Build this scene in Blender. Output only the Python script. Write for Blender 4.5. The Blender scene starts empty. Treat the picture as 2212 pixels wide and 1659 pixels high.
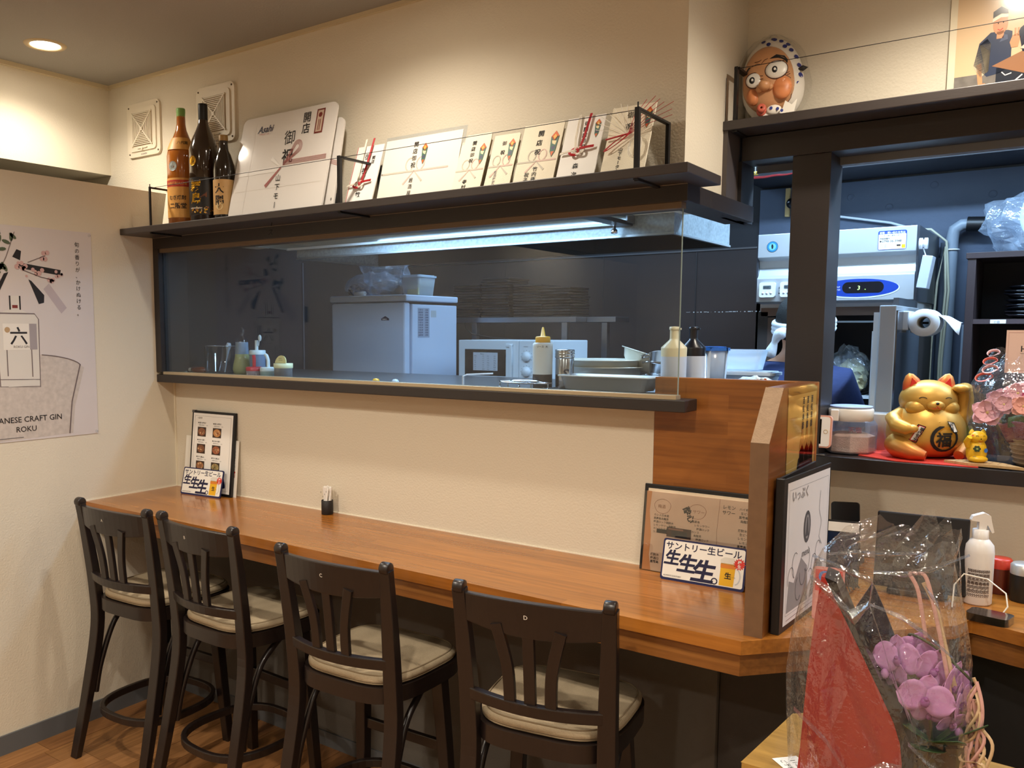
import bpy, math, random
from mathutils import Vector, Matrix, Euler
S = bpy.context.scene
COL = S.collection
PI = math.pi
R = math.radians
# ------------------------------------------------------------------ camera, world, lights, exposure
cam = bpy.data.cameras.new('camera')
camo = bpy.data.objects.new('camera', cam)
COL.objects.link(camo)
S.camera = camo
_yaw, _pitch, _roll = R(36.545), R(5.691), R(0.051)
_f = Vector((-math.sin(_yaw) * math.cos(_pitch), math.cos(_yaw) * math.cos(_pitch), -math.sin(_pitch)))
_r = Vector((math.cos(_yaw), math.sin(_yaw), 0))
_u = _r.cross(_f)
_r2 = _r * math.cos(_roll) + _u * math.sin(_roll)
_u2 = _u * math.cos(_roll) - _r * math.sin(_roll)
camo.matrix_world = Matrix.Translation((2.79, -2.052, 1.40)) @ Matrix((_r2, _u2, -_f)).transposed().to_4x4()
cam.sensor_width = 36
cam.lens = 36 * 1861 / 2212
cam.shift_x = (1106 - 950) / 2212
cam.shift_y = (900 - 829.5) / 2212
cam.clip_start = 0.02
w = bpy.data.worlds.new('world')
S.world = w
w.use_nodes = True
w.node_tree.nodes['Background'].inputs[0].default_value = (1, .86, .68, 1)
w.node_tree.nodes['Background'].inputs[1].default_value = 0.02
S.view_settings.view_transform = 'Standard'
S.view_settings.look = 'None'
S.view_settings.gamma = 1
S.view_settings.use_curve_mapping = False
S.view_settings.exposure = 1.36
WARM = (1.0, .89, .745)
COOL = (.47, .71, 1.0)
LAMPS = [(-.08, -.42, 9), (1.28, -.46, 11), (2.60, -.02, 16), (.75, -1.55, 27), (2.1, -1.7, 27), (3.45, -1.5, 26),
         (3.75, .0, 10), (.5, -3.0, 32), (2.3, -3.1, 32), (3.8, -3.1, 32)]
for _x, _y, _e in LAMPS:
    l = bpy.data.lights.new('downlight_beam', 'SPOT')
    l.energy = _e
    l.color = WARM
    l.spot_size = R(150)
    l.spot_blend = .7
    l.shadow_soft_size = .032
    o = bpy.data.objects.new('downlight_beam', l)
    o.location = (_x, _y, 2.345)
    COL.objects.link(o)


def area(loc, rot, sx, sy, e, col):
    l = bpy.data.lights.new('fluorescent_light', 'AREA')
    l.shape = 'RECTANGLE'
    l.size = sx
    l.size_y = sy
    l.energy = e
    l.color = col
    o = bpy.data.objects.new('fluorescent_light', l)
    o.location = loc
    o.rotation_euler = rot
    COL.objects.link(o)


area((1.15, .22, 1.735), (0, 0, 0), 1.0, .10, 4.5, COOL)        # tube under the hood
area((2.3, .85, 2.30), (0, 0, 0), 1.1, .12, 16, COOL)         # kitchen ceiling tubes
area((3.6, 1.0, 2.30), (0, 0, 0), 1.1, .12, 13, COOL)
area((.75, 1.25, 2.30), (0, 0, 0), .9, .12, 5, COOL)


# ------------------------------------------------------------------ helpers
def lin(c):
    if isinstance(c, str):
        c = [int(c[i:i + 2], 16) / 255 for i in (0, 2, 4)]
    return tuple(((x / 12.92) if x <= .04045 else ((x + .055) / 1.055) ** 2.4) for x in c[:3]) + (1,)


MATS = {}


def mat(name, col, rough=.5, metal=0, bump=0, bscale=200, emis=0, spec=.5, var=0, vscale=8, coat=0, trans=0, sss=0, stretch=None, sheen=0):
    if name in MATS:
        return MATS[name]
    m = bpy.data.materials.new(name)
    m.use_nodes = True
    nt = m.node_tree
    b = nt.nodes['Principled BSDF']
    c = lin(col)
    b.inputs['Base Color'].default_value = c
    b.inputs['Roughness'].default_value = rough
    b.inputs['Metallic'].default_value = metal
    b.inputs['Specular IOR Level'].default_value = spec
    if coat:
        b.inputs['Coat Weight'].default_value = coat
        b.inputs['Coat Roughness'].default_value = .12
    if trans:
        b.inputs['Transmission Weight'].default_value = trans
    if sss:
        b.inputs['Subsurface Weight'].default_value = sss
        b.inputs['Subsurface Radius'].default_value = (.02, .01, .006)
    if emis:
        b.inputs['Emission Color'].default_value = c
        b.inputs['Emission Strength'].default_value = emis
    if bump or var:
        tc = nt.nodes.new('ShaderNodeTexCoord')
        mp = nt.nodes.new('ShaderNodeMapping')
        nt.links.new(tc.outputs['Object'], mp.inputs[0])
        if stretch:
            mp.inputs['Scale'].default_value = stretch
    if bump:
        n = nt.nodes.new('ShaderNodeTexNoise')
        n.inputs['Scale'].default_value = bscale
        n.inputs['Detail'].default_value = 3
        nt.links.new(mp.outputs[0], n.inputs['Vector'])
        bp = nt.nodes.new('ShaderNodeBump')
        bp.inputs['Strength'].default_value = bump
        bp.inputs['Distance'].default_value = .002
        nt.links.new(n.outputs['Fac'], bp.inputs['Height'])
        nt.links.new(bp.outputs[0], b.inputs['Normal'])
    if var:
        n = nt.nodes.new('ShaderNodeTexNoise')
        n.inputs['Scale'].default_value = vscale
        n.inputs['Detail'].default_value = 5
        nt.links.new(mp.outputs[0], n.inputs['Vector'])
        mx = nt.nodes.new('ShaderNodeMix')
        mx.data_type = 'RGBA'
        nt.links.new(n.outputs['Fac'], mx.inputs[0])
        mx.inputs[6].default_value = tuple(x * (1 - var) for x in c[:3]) + (1,)
        mx.inputs[7].default_value = tuple(min(1, x * (1 + var)) for x in c[:3]) + (1,)
        nt.links.new(mx.outputs[2], b.inputs['Base Color'])
    MATS[name] = m
    return m


def film(name, tint=(1, 1, 1), base=.04, gain=.96, rough=.03, haze=0, hazecol=(.8, .85, .9), bump=0, bscale=30, ):
    """thin clear sheet: transparent seen straight on, glossy at grazing angles (Schlick), optional milky haze"""
    if name in MATS:
        return MATS[name]
    m = bpy.data.materials.new(name)
    m.use_nodes = True
    nt = m.node_tree
    nt.nodes.clear()
    N = nt.nodes.new
    L = nt.links.new
    out = N('ShaderNodeOutputMaterial')
    tr = N('ShaderNodeBsdfTransparent')
    tr.inputs[0].default_value = tuple(tint) + (1,)
    gl = N('ShaderNodeBsdfGlossy')
    gl.inputs['Roughness'].default_value = rough
    lw = N('ShaderNodeLayerWeight')
    lw.inputs[0].default_value = .5
    pw = N('ShaderNodeMath')
    pw.operation = 'POWER'
    pw.inputs[1].default_value = 4
    L(lw.outputs['Facing'], pw.inputs[0])
    ma = N('ShaderNodeMath')
    ma.operation = 'MULTIPLY_ADD'
    ma.inputs[1].default_value = gain
    ma.inputs[2].default_value = base
    L(pw.outputs[0], ma.inputs[0])
    if bump:
        tc = N('ShaderNodeTexCoord')
        n = N('ShaderNodeTexNoise')
        n.inputs['Scale'].default_value = bscale
        n.inputs['Detail'].default_value = 3
        L(tc.outputs['Object'], n.inputs['Vector'])
        bp = N('ShaderNodeBump')
        bp.inputs['Strength'].default_value = bump
        bp.inputs['Distance'].default_value = .01
        L(n.outputs['Fac'], bp.inputs['Height'])
        L(bp.outputs[0], gl.inputs['Normal'])
    mx = N('ShaderNodeMixShader')
    L(ma.outputs[0], mx.inputs[0])
    L(tr.outputs[0], mx.inputs[1])
    L(gl.outputs[0], mx.inputs[2])
    last = mx
    if haze:
        df = N('ShaderNodeBsdfDiffuse')
        df.inputs[0].default_value = tuple(hazecol) + (1,)
        tl = N('ShaderNodeBsdfTranslucent')
        tl.inputs[0].default_value = tuple(hazecol) + (1,)
        ad = N('ShaderNodeMixShader')
        L(df.outputs[0], ad.inputs[1])
        L(tl.outputs[0], ad.inputs[2])
        m2 = N('ShaderNodeMixShader')
        m2.inputs[0].default_value = haze
        L(mx.outputs[0], m2.inputs[1])
        L(ad.outputs[0], m2.inputs[2])
        last = m2
    L(last.outputs[0], out.inputs[0])
    MATS[name] = m
    return m


def wood(name, c1, c2, stave=(.9, .03), along='x', rough=.28, coat=.25, plane='xy'):
    """laminated staves: brick pattern in object space with grain"""
    if name in MATS:
        return MATS[name]
    m = mat(name, c1, rough, coat=coat)
    nt = m.node_tree
    b = nt.nodes['Principled BSDF']
    N = nt.nodes.new
    L = nt.links.new
    tc = N('ShaderNodeTexCoord')
    sp = N('ShaderNodeSeparateXYZ')
    L(tc.outputs['Object'], sp.inputs[0])
    cb = N('ShaderNodeCombineXYZ')
    ax = {'x': 0, 'y': 1, 'z': 2}
    L(sp.outputs[ax[plane[0]]], cb.inputs[0])
    L(sp.outputs[ax[plane[1]]], cb.inputs[1])
    br = N('ShaderNodeTexBrick')
    br.offset = .37
    br.offset_frequency = 2
    br.squash_frequency = 1
    br.inputs['Scale'].default_value = 1
    br.inputs['Brick Width'].default_value = stave[0]
    br.inputs['Row Height'].default_value = stave[1]
    br.inputs['Mortar Size'].default_value = 0
    br.inputs['Color1'].default_value = lin(c1)
    br.inputs['Color2'].default_value = lin(c2)
    L(cb.outputs[0], br.inputs['Vector'])
    mp = N('ShaderNodeMapping')
    sc = {'x': (5, 90, 90), 'y': (90, 5, 90), 'z': (90, 90, 5)}[along]
    mp.inputs['Scale'].default_value = sc
    L(tc.outputs['Object'], mp.inputs[0])
    n = N('ShaderNodeTexNoise')
    n.inputs['Scale'].default_value = 1
    n.inputs['Detail'].default_value = 4
    L(mp.outputs[0], n.inputs['Vector'])
    mx = N('ShaderNodeMix')
    mx.data_type = 'RGBA'
    mx.blend_type = 'MULTIPLY'
    mx.inputs[0].default_value = 1
    rp = N('ShaderNodeValToRGB')
    rp.color_ramp.elements[0].color = (.72, .68, .62, 1)
    rp.color_ramp.elements[0].position = .3
    rp.color_ramp.elements[1].color = (1.1, 1.08, 1.05, 1)
    rp.color_ramp.elements[1].position = .7
    L(n.outputs['Fac'], rp.inputs[0])
    L(br.outputs['Color'], mx.inputs[6])
    L(rp.outputs[0], mx.inputs[7])
    L(mx.outputs[2], b.inputs['Base Color'])
    return m


class MB:
    def __init__(s):
        s.v = []
        s.f = []
        s.m = []
        s.s = []
        s.M = None

    def add(s, vs, fs, mi=0, sm=False):
        n = len(s.v)
        if s.M is not None:
            vs = [s.M @ Vector(v) for v in vs]
        s.v += [tuple(v) for v in vs]
        for f in fs:
            s.f.append([i + n for i in f])
            s.m.append(mi)
            s.s.append(sm)
        return s

    def box(s, x0, x1, y0, y1, z0, z1, mi=0):
        return s.add([(x0, y0, z0), (x1, y0, z0), (x1, y1, z0), (x0, y1, z0), (x0, y0, z1), (x1, y0, z1), (x1, y1, z1), (x0, y1, z1)],
                     [(0, 3, 2, 1), (4, 5, 6, 7), (0, 1, 5, 4), (1, 2, 6, 5), (2, 3, 7, 6), (3, 0, 4, 7)], mi)

    def prism(s, pts, ax, a, b, mi=0, sm=False):
        """polygon pts in the plane normal to ax ('x': (y,z), 'y': (x,z), 'z': (x,y)) extruded a..b"""
        def P(p, t):
            return {'x': (t, p[0], p[1]), 'y': (p[0], t, p[1]), 'z': (p[0], p[1], t)}[ax]
        n = len(pts)
        s.add([P(p, a) for p in pts] + [P(p, b) for p in pts], [tuple(range(n))[::-1], tuple(range(n, 2 * n))], mi)
        s.add([P(p, a) for p in pts] + [P(p, b) for p in pts], [(i, (i + 1) % n, n + (i + 1) % n, n + i) for i in range(n)], mi, sm)
        return s

    def lathe(s, prof, c=(0, 0, 0), seg=20, mi=0, sm=True, ax='z', a0=0, a1=2 * PI):
        """prof: list of (r, h)"""
        full = abs(a1 - a0 - 2 * PI) < 1e-6
        k = seg if full else seg + 1
        vs = []
        for r, h in prof:
            for i in range(k):
                a = a0 + (a1 - a0) * i / seg
                x, y = r * math.cos(a), r * math.sin(a)
                p = {'z': (x, y, h), 'y': (x, h, y), 'x': (h, x, y)}[ax]
                vs.append((p[0] + c[0], p[1] + c[1], p[2] + c[2]))
        fs = []
        for j in range(len(prof) - 1):
            for i in range(seg if not full else k):
                i2 = (i + 1) % k
                if not full and i == k - 1:
                    continue
                fs.append((j * k + i, j * k + i2, (j + 1) * k + i2, (j + 1) * k + i))
        s.add(vs, fs, mi, sm)
        return s

    def sweep(s, path, prof, scale=None, closed=False, mi=0, sm=True, up=None, caps=True):
        P = [Vector(p) for p in path]
        n = len(P)
        T = []
        for i in range(n):
            if closed:
                t = P[(i + 1) % n] - P[i - 1]
            else:
                t = P[min(i + 1, n - 1)] - P[max(i - 1, 0)]
            T.append(t.normalized())
        upv = Vector(up) if up else (Vector((0, 0, 1)) if abs(T[0].z) < .9 else Vector((1, 0, 0)))
        vs = []
        k = len(prof)
        x = None
        for i in range(n):
            t = T[i]
            if up or x is None:
                x = upv.cross(t)
                if x.length < 1e-5:
                    x = Vector((0, 1, 0)).cross(t)
                x.normalize()
            else:
                x = (x - t * x.dot(t)).normalized()
            y = t.cross(x)
            sc = scale[i] if scale else 1
            for q in prof:
                vs.append(P[i] + x * (q[0] * sc) + y * (q[1] * sc))
        fs = []
        for i in range(n if closed else n - 1):
            for j in range(k):
                a, b = i * k + j, i * k + (j + 1) % k
                c, d = ((i + 1) % n) * k + (j + 1) % k, ((i + 1) % n) * k + j
                fs.append((a, b, c, d))
        s.add(vs, fs, mi, sm)
        if not closed and caps:
            s.add(vs[:k], [tuple(range(k))[::-1]], mi)
            s.add(vs[-k:], [tuple(range(k))], mi)
        return s

    def tube(s, path, r, seg=8, **kw):
        rr = r if isinstance(r, (list, tuple)) else None
        r0 = 1 if rr else r
        prof = [(r0 * math.cos(2 * PI * i / seg), r0 * math.sin(2 * PI * i / seg)) for i in range(seg)]
        return s.sweep(path, prof, scale=rr, **kw)

    def bar(s, path, w_, h_, **kw):
        prof = [(-w_ / 2, -h_ / 2), (w_ / 2, -h_ / 2), (w_ / 2, h_ / 2), (-w_ / 2, h_ / 2)]
        kw.setdefault('sm', False)
        return s.sweep(path, prof, **kw)

    def ell(s, c, rx, ry, rz, seg=14, rings=8, mi=0, fn=None):
        vs, fs = [], []
        for j in range(rings + 1):
            t = PI * j / rings
            for i in range(seg):
                a = 2 * PI * i / seg
                p = Vector((math.sin(t) * math.cos(a), math.sin(t) * math.sin(a), math.cos(t)))
                if fn:
                    p = fn(p)
                vs.append((c[0] + rx * p.x, c[1] + ry * p.y, c[2] + rz * p.z))
        for j in range(rings):
            for i in range(seg):
                fs.append((j * seg + i, (j + 1) * seg + i, (j + 1) * seg + (i + 1) % seg, j * seg + (i + 1) % seg))
        return s.add(vs, fs, mi, True)

    def grid(s, fn, nu, nv, mi=0, sm=True):
        vs = [fn(i / nu, j / nv) for j in range(nv + 1) for i in range(nu + 1)]
        k = nu + 1
        return s.add(vs, [(j * k + i, j * k + i + 1, (j + 1) * k + i + 1, (j + 1) * k + i) for j in range(nv) for i in range(nu)], mi, sm)


def obj(name, mb, mats, parent=None, bevel=0, label=None, kind=None, loc=None, rot=None, seg=2, solid=0, sub=0):
    me = bpy.data.meshes.new(name)
    me.from_pydata(mb.v, [], mb.f)
    if not isinstance(mats, (list, tuple)):
        mats = [mats]
    for m in mats:
        me.materials.append(m)
    me.polygons.foreach_set('material_index', mb.m)
    me.polygons.foreach_set('use_smooth', mb.s)
    me.validate()
    import bmesh
    bm = bmesh.new()
    bm.from_mesh(me)
    bmesh.ops.recalc_face_normals(bm, faces=bm.faces)
    bm.to_mesh(me)
    bm.free()
    me.update()
    o = bpy.data.objects.new(name, me)
    COL.objects.link(o)
    if parent:
        o.parent = parent
    if loc:
        o.location = loc
    if rot:
        o.rotation_euler = rot
    if solid:
        q = o.modifiers.new('solid', 'SOLIDIFY')
        q.thickness = solid
    if sub:
        q = o.modifiers.new('sub', 'SUBSURF')
        q.levels = q.render_levels = sub
    if bevel:
        q = o.modifiers.new('bevel', 'BEVEL')
        q.width = bevel
        q.segments = seg
        q.limit_method = 'ANGLE'
        q.angle_limit = R(50)
    if label:
        o['label'] = label
    if kind:
        o['kind'] = kind
    return o


def thing(name, label, cat, loc=(0, 0, 0), rot=(0, 0, 0), group=None):
    o = bpy.data.objects.new(name, None)
    o.empty_display_size = .05
    COL.objects.link(o)
    o.location = loc
    o.rotation_euler = rot
    o['label'] = label
    o['category'] = cat
    if group:
        o['group'] = group
    return o


def tag(o, label, cat, group=None):
    o['label'] = label
    o['category'] = cat
    if group:
        o['group'] = group
    return o


def struct(name, mb, m, parent=None, **kw):
    o = obj(name, mb, m, parent, **kw)
    if not parent:
        o['kind'] = 'structure'
    return o


ORD = ['lowest', 'second lowest', 'third lowest', 'fourth lowest', 'fifth lowest', 'sixth lowest', 'seventh lowest', 'eighth lowest', 'ninth lowest', 'tenth lowest', 'eleventh lowest', 'twelfth lowest', 'thirteenth lowest', 'fourteenth lowest', 'fifteenth lowest']


def tier(k, n):
    return 'topmost' if k == n - 1 else ORD[k]


_gl = {}


def glyph(ch, off):
    k = (ch, off)
    if k not in _gl:
        for of in (off * .6, off * .3, 0):
            cu = bpy.data.curves.new('t', 'FONT')
            cu.body = ch
            cu.size = 1
            cu.resolution_u = 2
            cu.fill_mode = 'FRONT'
            cu.offset = of
            ob = bpy.data.objects.new('t', cu)
            m = bpy.data.meshes.new_from_object(ob)
            vs = [(v.co.x, v.co.y) for v in m.vertices]
            fs = [tuple(p.vertices) for p in m.polygons]
            bpy.data.objects.remove(ob)
            bpy.data.curves.remove(cu)
            bpy.data.meshes.remove(m)
            if len(ch) > 1 or all(-.12 < a < 1.12 and -.3 < b < 1.05 for a, b in vs):
                break
        _gl[k] = (vs, fs)
    return _gl[k]


def rrect(w_, h_, r, n=4, cx=0, cy=0):
    p = []
    for sx, sy, a in ((1, -1, -PI / 2), (1, 1, 0), (-1, 1, PI / 2), (-1, -1, PI)):
        for i in range(n + 1):
            t = a + PI / 2 * i / n
            p.append((cx + sx * (w_ / 2 - r) + r * math.cos(t), cy + sy * (h_ / 2 - r) + r * math.sin(t)))
    return p


class Print:
    """flat print on a surface: pieces are laid in layers by fn(u, v, h) and become one mesh"""
    def __init__(s, fn, step=.00025):
        s.fn = fn
        s.mb = MB()
        s.mats = []
        s.h = step
        s.step = step

    def mi(s, m):
        if m not in s.mats:
            s.mats.append(m)
        return s.mats.index(m)

    def layer(s):
        s.h += s.step
        return s

    def poly(s, pts, m):
        v = [s.fn(p[0], p[1], s.h) for p in pts]
        s.mb.add(v, [tuple(range(len(v)))], s.mi(m))
        return s

    def rect(s, u0, v0, u1, v1, m, r=0):
        if r:
            return s.poly(rrect(u1 - u0, v1 - v0, r, 3, (u0 + u1) / 2, (v0 + v1) / 2), m)
        return s.poly([(u0, v0), (u1, v0), (u1, v1), (u0, v1)], m)

    def disc(s, u, v, r, m, ry=None, n=20, a=0):
        ry = ry or r
        p = []
        for i in range(n):
            t = 2 * PI * i / n
            x, y = r * math.cos(t), ry * math.sin(t)
            p.append((u + x * math.cos(a) - y * math.sin(a), v + x * math.sin(a) + y * math.cos(a)))
        return s.poly(p, m)

    def line(s, pts, w_, m, closed=False):
        """stroke; w_ may be a list per point"""
        n = len(pts)
        ws = w_ if isinstance(w_, (list, tuple)) else [w_] * n
        Lf, Rt = [], []
        for i in range(n):
            a = pts[i - 1] if (i > 0 or closed) else pts[0]
            b = pts[(i + 1) % n] if (i < n - 1 or closed) else pts[-1]
            dx, dy = b[0] - a[0], b[1] - a[1]
            d = math.hypot(dx, dy) or 1
            nx, ny = -dy / d * ws[i] / 2, dx / d * ws[i] / 2
            Lf.append((pts[i][0] + nx, pts[i][1] + ny))
            Rt.append((pts[i][0] - nx, pts[i][1] - ny))
        vs = [s.fn(p[0], p[1], s.h) for p in Lf + Rt]
        fs = [(i, i + 1, n + i + 1, n + i) for i in range(n - 1)]
        if closed:
            fs.append((n - 1, 0, n, 2 * n - 1))
        s.mb.add(vs, fs, s.mi(m))
        return s

    def frame(s, u0, v0, u1, v1, w_, m):
        return s.line([(u0, v0), (u1, v0), (u1, v1), (u0, v1)], w_, m, True)

    def arc(s, u, v, r, a0, a1, w_, m, ry=None, n=12):
        ry = ry or r
        return s.line([(u + r * math.cos(a0 + (a1 - a0) * i / n), v + ry * math.sin(a0 + (a1 - a0) * i / n)) for i in range(n + 1)], w_, m)

    def text(s, t, u, v, size, m, vert=False, off=0, shear=0, rot=0, step=None, anchor='l', xs=1):
        cu = 0
        adv = []
        if not vert and step is None and len(t) > 1 and all(ord(c) < 128 for c in t):
            vs, fs = glyph(t, off)
            wd = (max(q[0] for q in vs) if vs else 0) * size * xs
            t = [t]
            cu = -wd / 2 if anchor == 'c' else 0
            anchor = 'l'
            adv = [wd]
        for ch in (t if not adv else []):
            wide = ord(ch) > 0x2000
            adv.append((1.0 if wide else (.28 if ch in "iljI.,:'" else .62)) * size * xs)
        if anchor == 'c' and not vert:
            cu = -sum(adv) / 2
        cr, sr = math.cos(rot), math.sin(rot)
        y = 0
        for i, ch in enumerate(t):
            if ch != ' ':
                vs, fs = glyph(ch, off)
                out = []
                for gx, gy in vs:
                    if vert:
                        if ch in 'ー―':
                            gx, gy = gy + .1, 1 - gx - .12
                        px, py = (gx - .5) * size * xs, (gy - .9) * size + y
                    else:
                        px, py = cu + gx * size * xs, gy * size
                    px += py * shear
                    out.append(s.fn(u + px * cr - py * sr, v + px * sr + py * cr, s.h))
                s.mb.add(out, fs, s.mi(m))
            if vert:
                y -= (step or 1.05 * size)
            else:
                cu += adv[i] if step is None else step
        return s

    def done(s, name, parent, label=None, **kw):
        return obj(name, s.mb, s.mats, parent, label=label, **kw)


def front(x0=0, y=0, z0=0):
    return lambda u, v, h: (x0 + u, y - h, z0 + v)      # faces -Y


def right(x, y0=0, z0=0):
    return lambda u, v, h: (x + h, y0 + u, z0 + v)      # faces +X, u runs to +Y


def cyl(r, z0=0, a0=-PI / 2, cx=0, cy=0):
    def fn(u, v, h):
        a = a0 + u / r
        return (cx + (r + h) * math.cos(a), cy + (r + h) * math.sin(a), z0 + v)
    return fn


# ------------------------------------------------------------------ materials
wallm = mat('cream_wallpaper', 'dcd3c0', .85, bump=.55, bscale=170, spec=.2)
wallfar = wallm
ceilm = mat('taupe_ceiling', '9c9790', .9, bump=.3, bscale=150, spec=.2)
darkwood = mat('dark_brown_laminate', '2b2625', .42, var=.12, vscale=60, stretch=(1, 12, 12), bump=.1, bscale=60)
blackm = mat('black_plastic', '121214', .4)
blacksteel = mat('black_steel', '1b1a1b', .45, metal=.3)
graypanel = mat('charcoal_panel', '5b564f', .8, bump=.4, bscale=420, var=.1, vscale=30)
base = mat('gray_baseboard', '5d5f62', .6)
white = mat('white_paper', 'efece6', .7)
whiteg = mat('white_gloss_plastic', 'eef0f2', .25)
ink = mat('black_ink', '0c0b0d', .7)
inkgrey = mat('grey_print', '6f6a6a', .7)
navy = mat('navy_print', '14153f', .5)
red = mat('red_print', 'c8241c', .5)
gold = mat('gold_print', 'c79a3a', .3, metal=.7)
steel = mat('stainless_steel', 'b9bcc0', .22, metal=1, var=.08, vscale=6)
steelr = mat('brushed_steel', 'a0a3a8', .35, metal=1, var=.12, vscale=4, stretch=(1, 1, 8))
chrome = mat('chrome', 'd8dade', .08, metal=1)
alum = mat('tan_aluminium_channel', 'b8a98e', .35, metal=.5)
counterw = wood('counter_wood', 'ac6e2c', '985d20', (.7, .042), 'x', .25, .3, 'xy')
apronw = wood('apron_wood', '94622f', '7f4f22', (.7, .06), 'x', .35, .2, 'xz')
panelw = wood('panel_wood', 'a1662c', '8a531c', (.35, .032), 'x', .33, .2, 'xz')
panelwy = wood('panel_wood_side', '8a5526', '76421a', (.3, .03), 'y', .3, .3, 'yz')
chip = mat('raw_chipboard_edge', '9a8168', .85, bump=.5, bscale=300, var=.25, vscale=90)
glassm = film('window_glass', (.93, .96, .97),   .03, .9, .0, haze=.008, hazecol=(.55, .62, .7))
clear = film('clear_plastic', (.93, .95, .97), .08, .8, .06, haze=.10, hazecol=(.8, .85, .9))
clearg = film('clear_glass', (.95, .97, .97), .08, .9, .02)
cello = film('cellophane', (.97, .97, .97), .12, .88, .04, haze=.03, hazecol=(.9, .88, .85), bump=.6, bscale=45)
milky = film('milky_plastic', (.8, .85, .9), .06, .6, .2, haze=.55, hazecol=(.82, .88, .93))
kwall = mat('kitchen_dark_wall', '232225', .45, var=.15, vscale=3)
kpanel = mat('kitchen_brown_steel_panel', '4b4443', .34, metal=.5, var=.12, vscale=3, stretch=(.4, 1, 3))
conc = mat('blue_grey_painted_concrete', '475163', .7, bump=.6, bscale=40, var=.10, vscale=6)
BL = []


# ------------------------------------------------------------------ setting: room shell
m = MB().box(-1.6, 4.6, -4.4, 0, -.05, -.004)
floor = struct('floor', m, mat('floor_board_gap', '2c1b10', .8))
random.seed(3)
plankm = []
for i, c in enumerate(('95683f', '8a5f38', 'a07246', '8f6439')):
    plankm.append(wood('floor_wood_%d' % i, c, c, (9, 9), 'y', .45, .1))
big = MB()
for i in range(47):
    x0 = i * .098
    cuts = [-4.4, -3.4 + random.random() * .3, -2.5 + random.random() * .3, -1.7 + random.random() * .3, -.85 + random.random() * .4, 0]
    for a, b in zip(cuts, cuts[1:]):
        if x0 < 3.3 and a > -2.4:
            obj('plank', MB().box(x0 + .0008, x0 + .0972, a + .0008, b - .0008, -.004, 0), random.choice(plankm), floor)
        else:
            big.box(x0 + .0008, x0 + .0972, a + .0008, b - .0008, -.004, 0, random.randrange(4))
o = obj('plank_field', big, plankm, floor)
o['kind'] = 'stuff'
struct('ceiling', MB().box(-1.6, 4.6, -4.4, 1.9, 2.36, 2.42), ceilm)
struct('ceiling_neighbour_soffit', MB().box(-1.6, -.37, -4.4, 0, 2.017, 2.36), [wallm])
struct('trim_1', MB().box(-.372, -.352, -4.4, 0, 2.345, 2.36).box(-.37, 2.0, -.012, 0, 2.348, 2.36), mat('ceiling_edge_trim', 'cfc0a0', .7))
struct('wall_left', MB().box(-.12, 0, -4.4, 0, 0, 1.91), wallm)
struct('wall_left_outer', MB().box(-1.66, -1.6, -4.4, 0, 0, 2.42), wallm)
struct('baseboard_left', MB().box(0, .008, -4.4, -.012, 0, .065), base)
struct('wall_back_upper', MB().box(-1.6, 2.0, 0, .445, 1.74, 2.36), wallm)
struct('wall_back_lower', MB().box(0, 1.94, 0, .06, 0, 1.215).box(-1.6, 0, 0, .06, 0, 1.74), wallm)
struct('trim_2', MB().box(.0, .006, -.006, 0, .8, 1.2), mat('corner_bead', 'e6dcc4', .6))
struct('wall_under_counter', MB().box(.0, 2.13, -.03, 0, 0, .765), graypanel, bevel=.002)
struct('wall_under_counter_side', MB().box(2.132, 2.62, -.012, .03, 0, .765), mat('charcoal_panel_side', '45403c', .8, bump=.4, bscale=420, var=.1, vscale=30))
struct('baseboard_back', MB().box(.0, 2.13, -.036, -.03, 0, .05), base)
struct('wall_right_upper', MB().box(2.0, 4.6, .445, .55, 1.925, 2.36), wallm)
struct('wall_right_lower', MB().box(2.0, 4.6, .445, .55, 0, 1.036), wallm)
struct('wall_side_lower', MB().box(2.0, 2.23, .035, .445, 0, 1.034), wallm)
struct('wall_side_cover', MB().box(2.0, 2.012, .268, .445, 1.70, 1.925), mat('brown_side_board', '4c4543', .5))
struct('wall_right', MB().box(4.6, 4.66, -4.4, 1.9, 0, 2.42), wallm)
struct('wall_front', MB().box(-1.6, 4.6, -4.46, -4.4, 0, 2.42), wallm)

# window opening frame 1 (header, jamb, sill, channel, pane)
win = struct('window_1', MB().box(0, 2.04, -.08, .075, 1.70, 1.742).box(1.96, 2.04, .075, .42, 1.70, 1.742), darkwood, bevel=.0015)
obj('jamb', MB().box(0, .032, -.08, .05, 1.245, 1.70), darkwood, win, bevel=.001)
obj('sill', MB().box(0, 2.048, -.08, .03, 1.207, 1.236), darkwood, win, bevel=.002)
obj('sill_channel', MB().box(.032, 2.024, -.074, -.045, 1.236, 1.247), alum, win, bevel=.001)
obj('head_channel', MB().box(.032, 2.024, -.074, -.045, 1.686, 1.70), mat('brown_channel', '6e5d49', .5), win)
obj('pane', MB().box(.032, 2.022, -.0625, -.0575, 1.247, 1.688), glassm, win, label='clear glass pane with a faint even haze')  # a faint even blue-grey haze is mixed into the glass
obj('pane_edge', MB().box(2.022, 2.0235, -.0625, -.0575, 1.247, 1.688), mat('polished_glass_edge', '8fa09a', .2), win)
obj('joint_strip', MB().box(0, 2.04, -.0815, -.08, 1.7385, 1.742), mat('pale_joint_line', '7d7468', .6), win)

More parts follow.
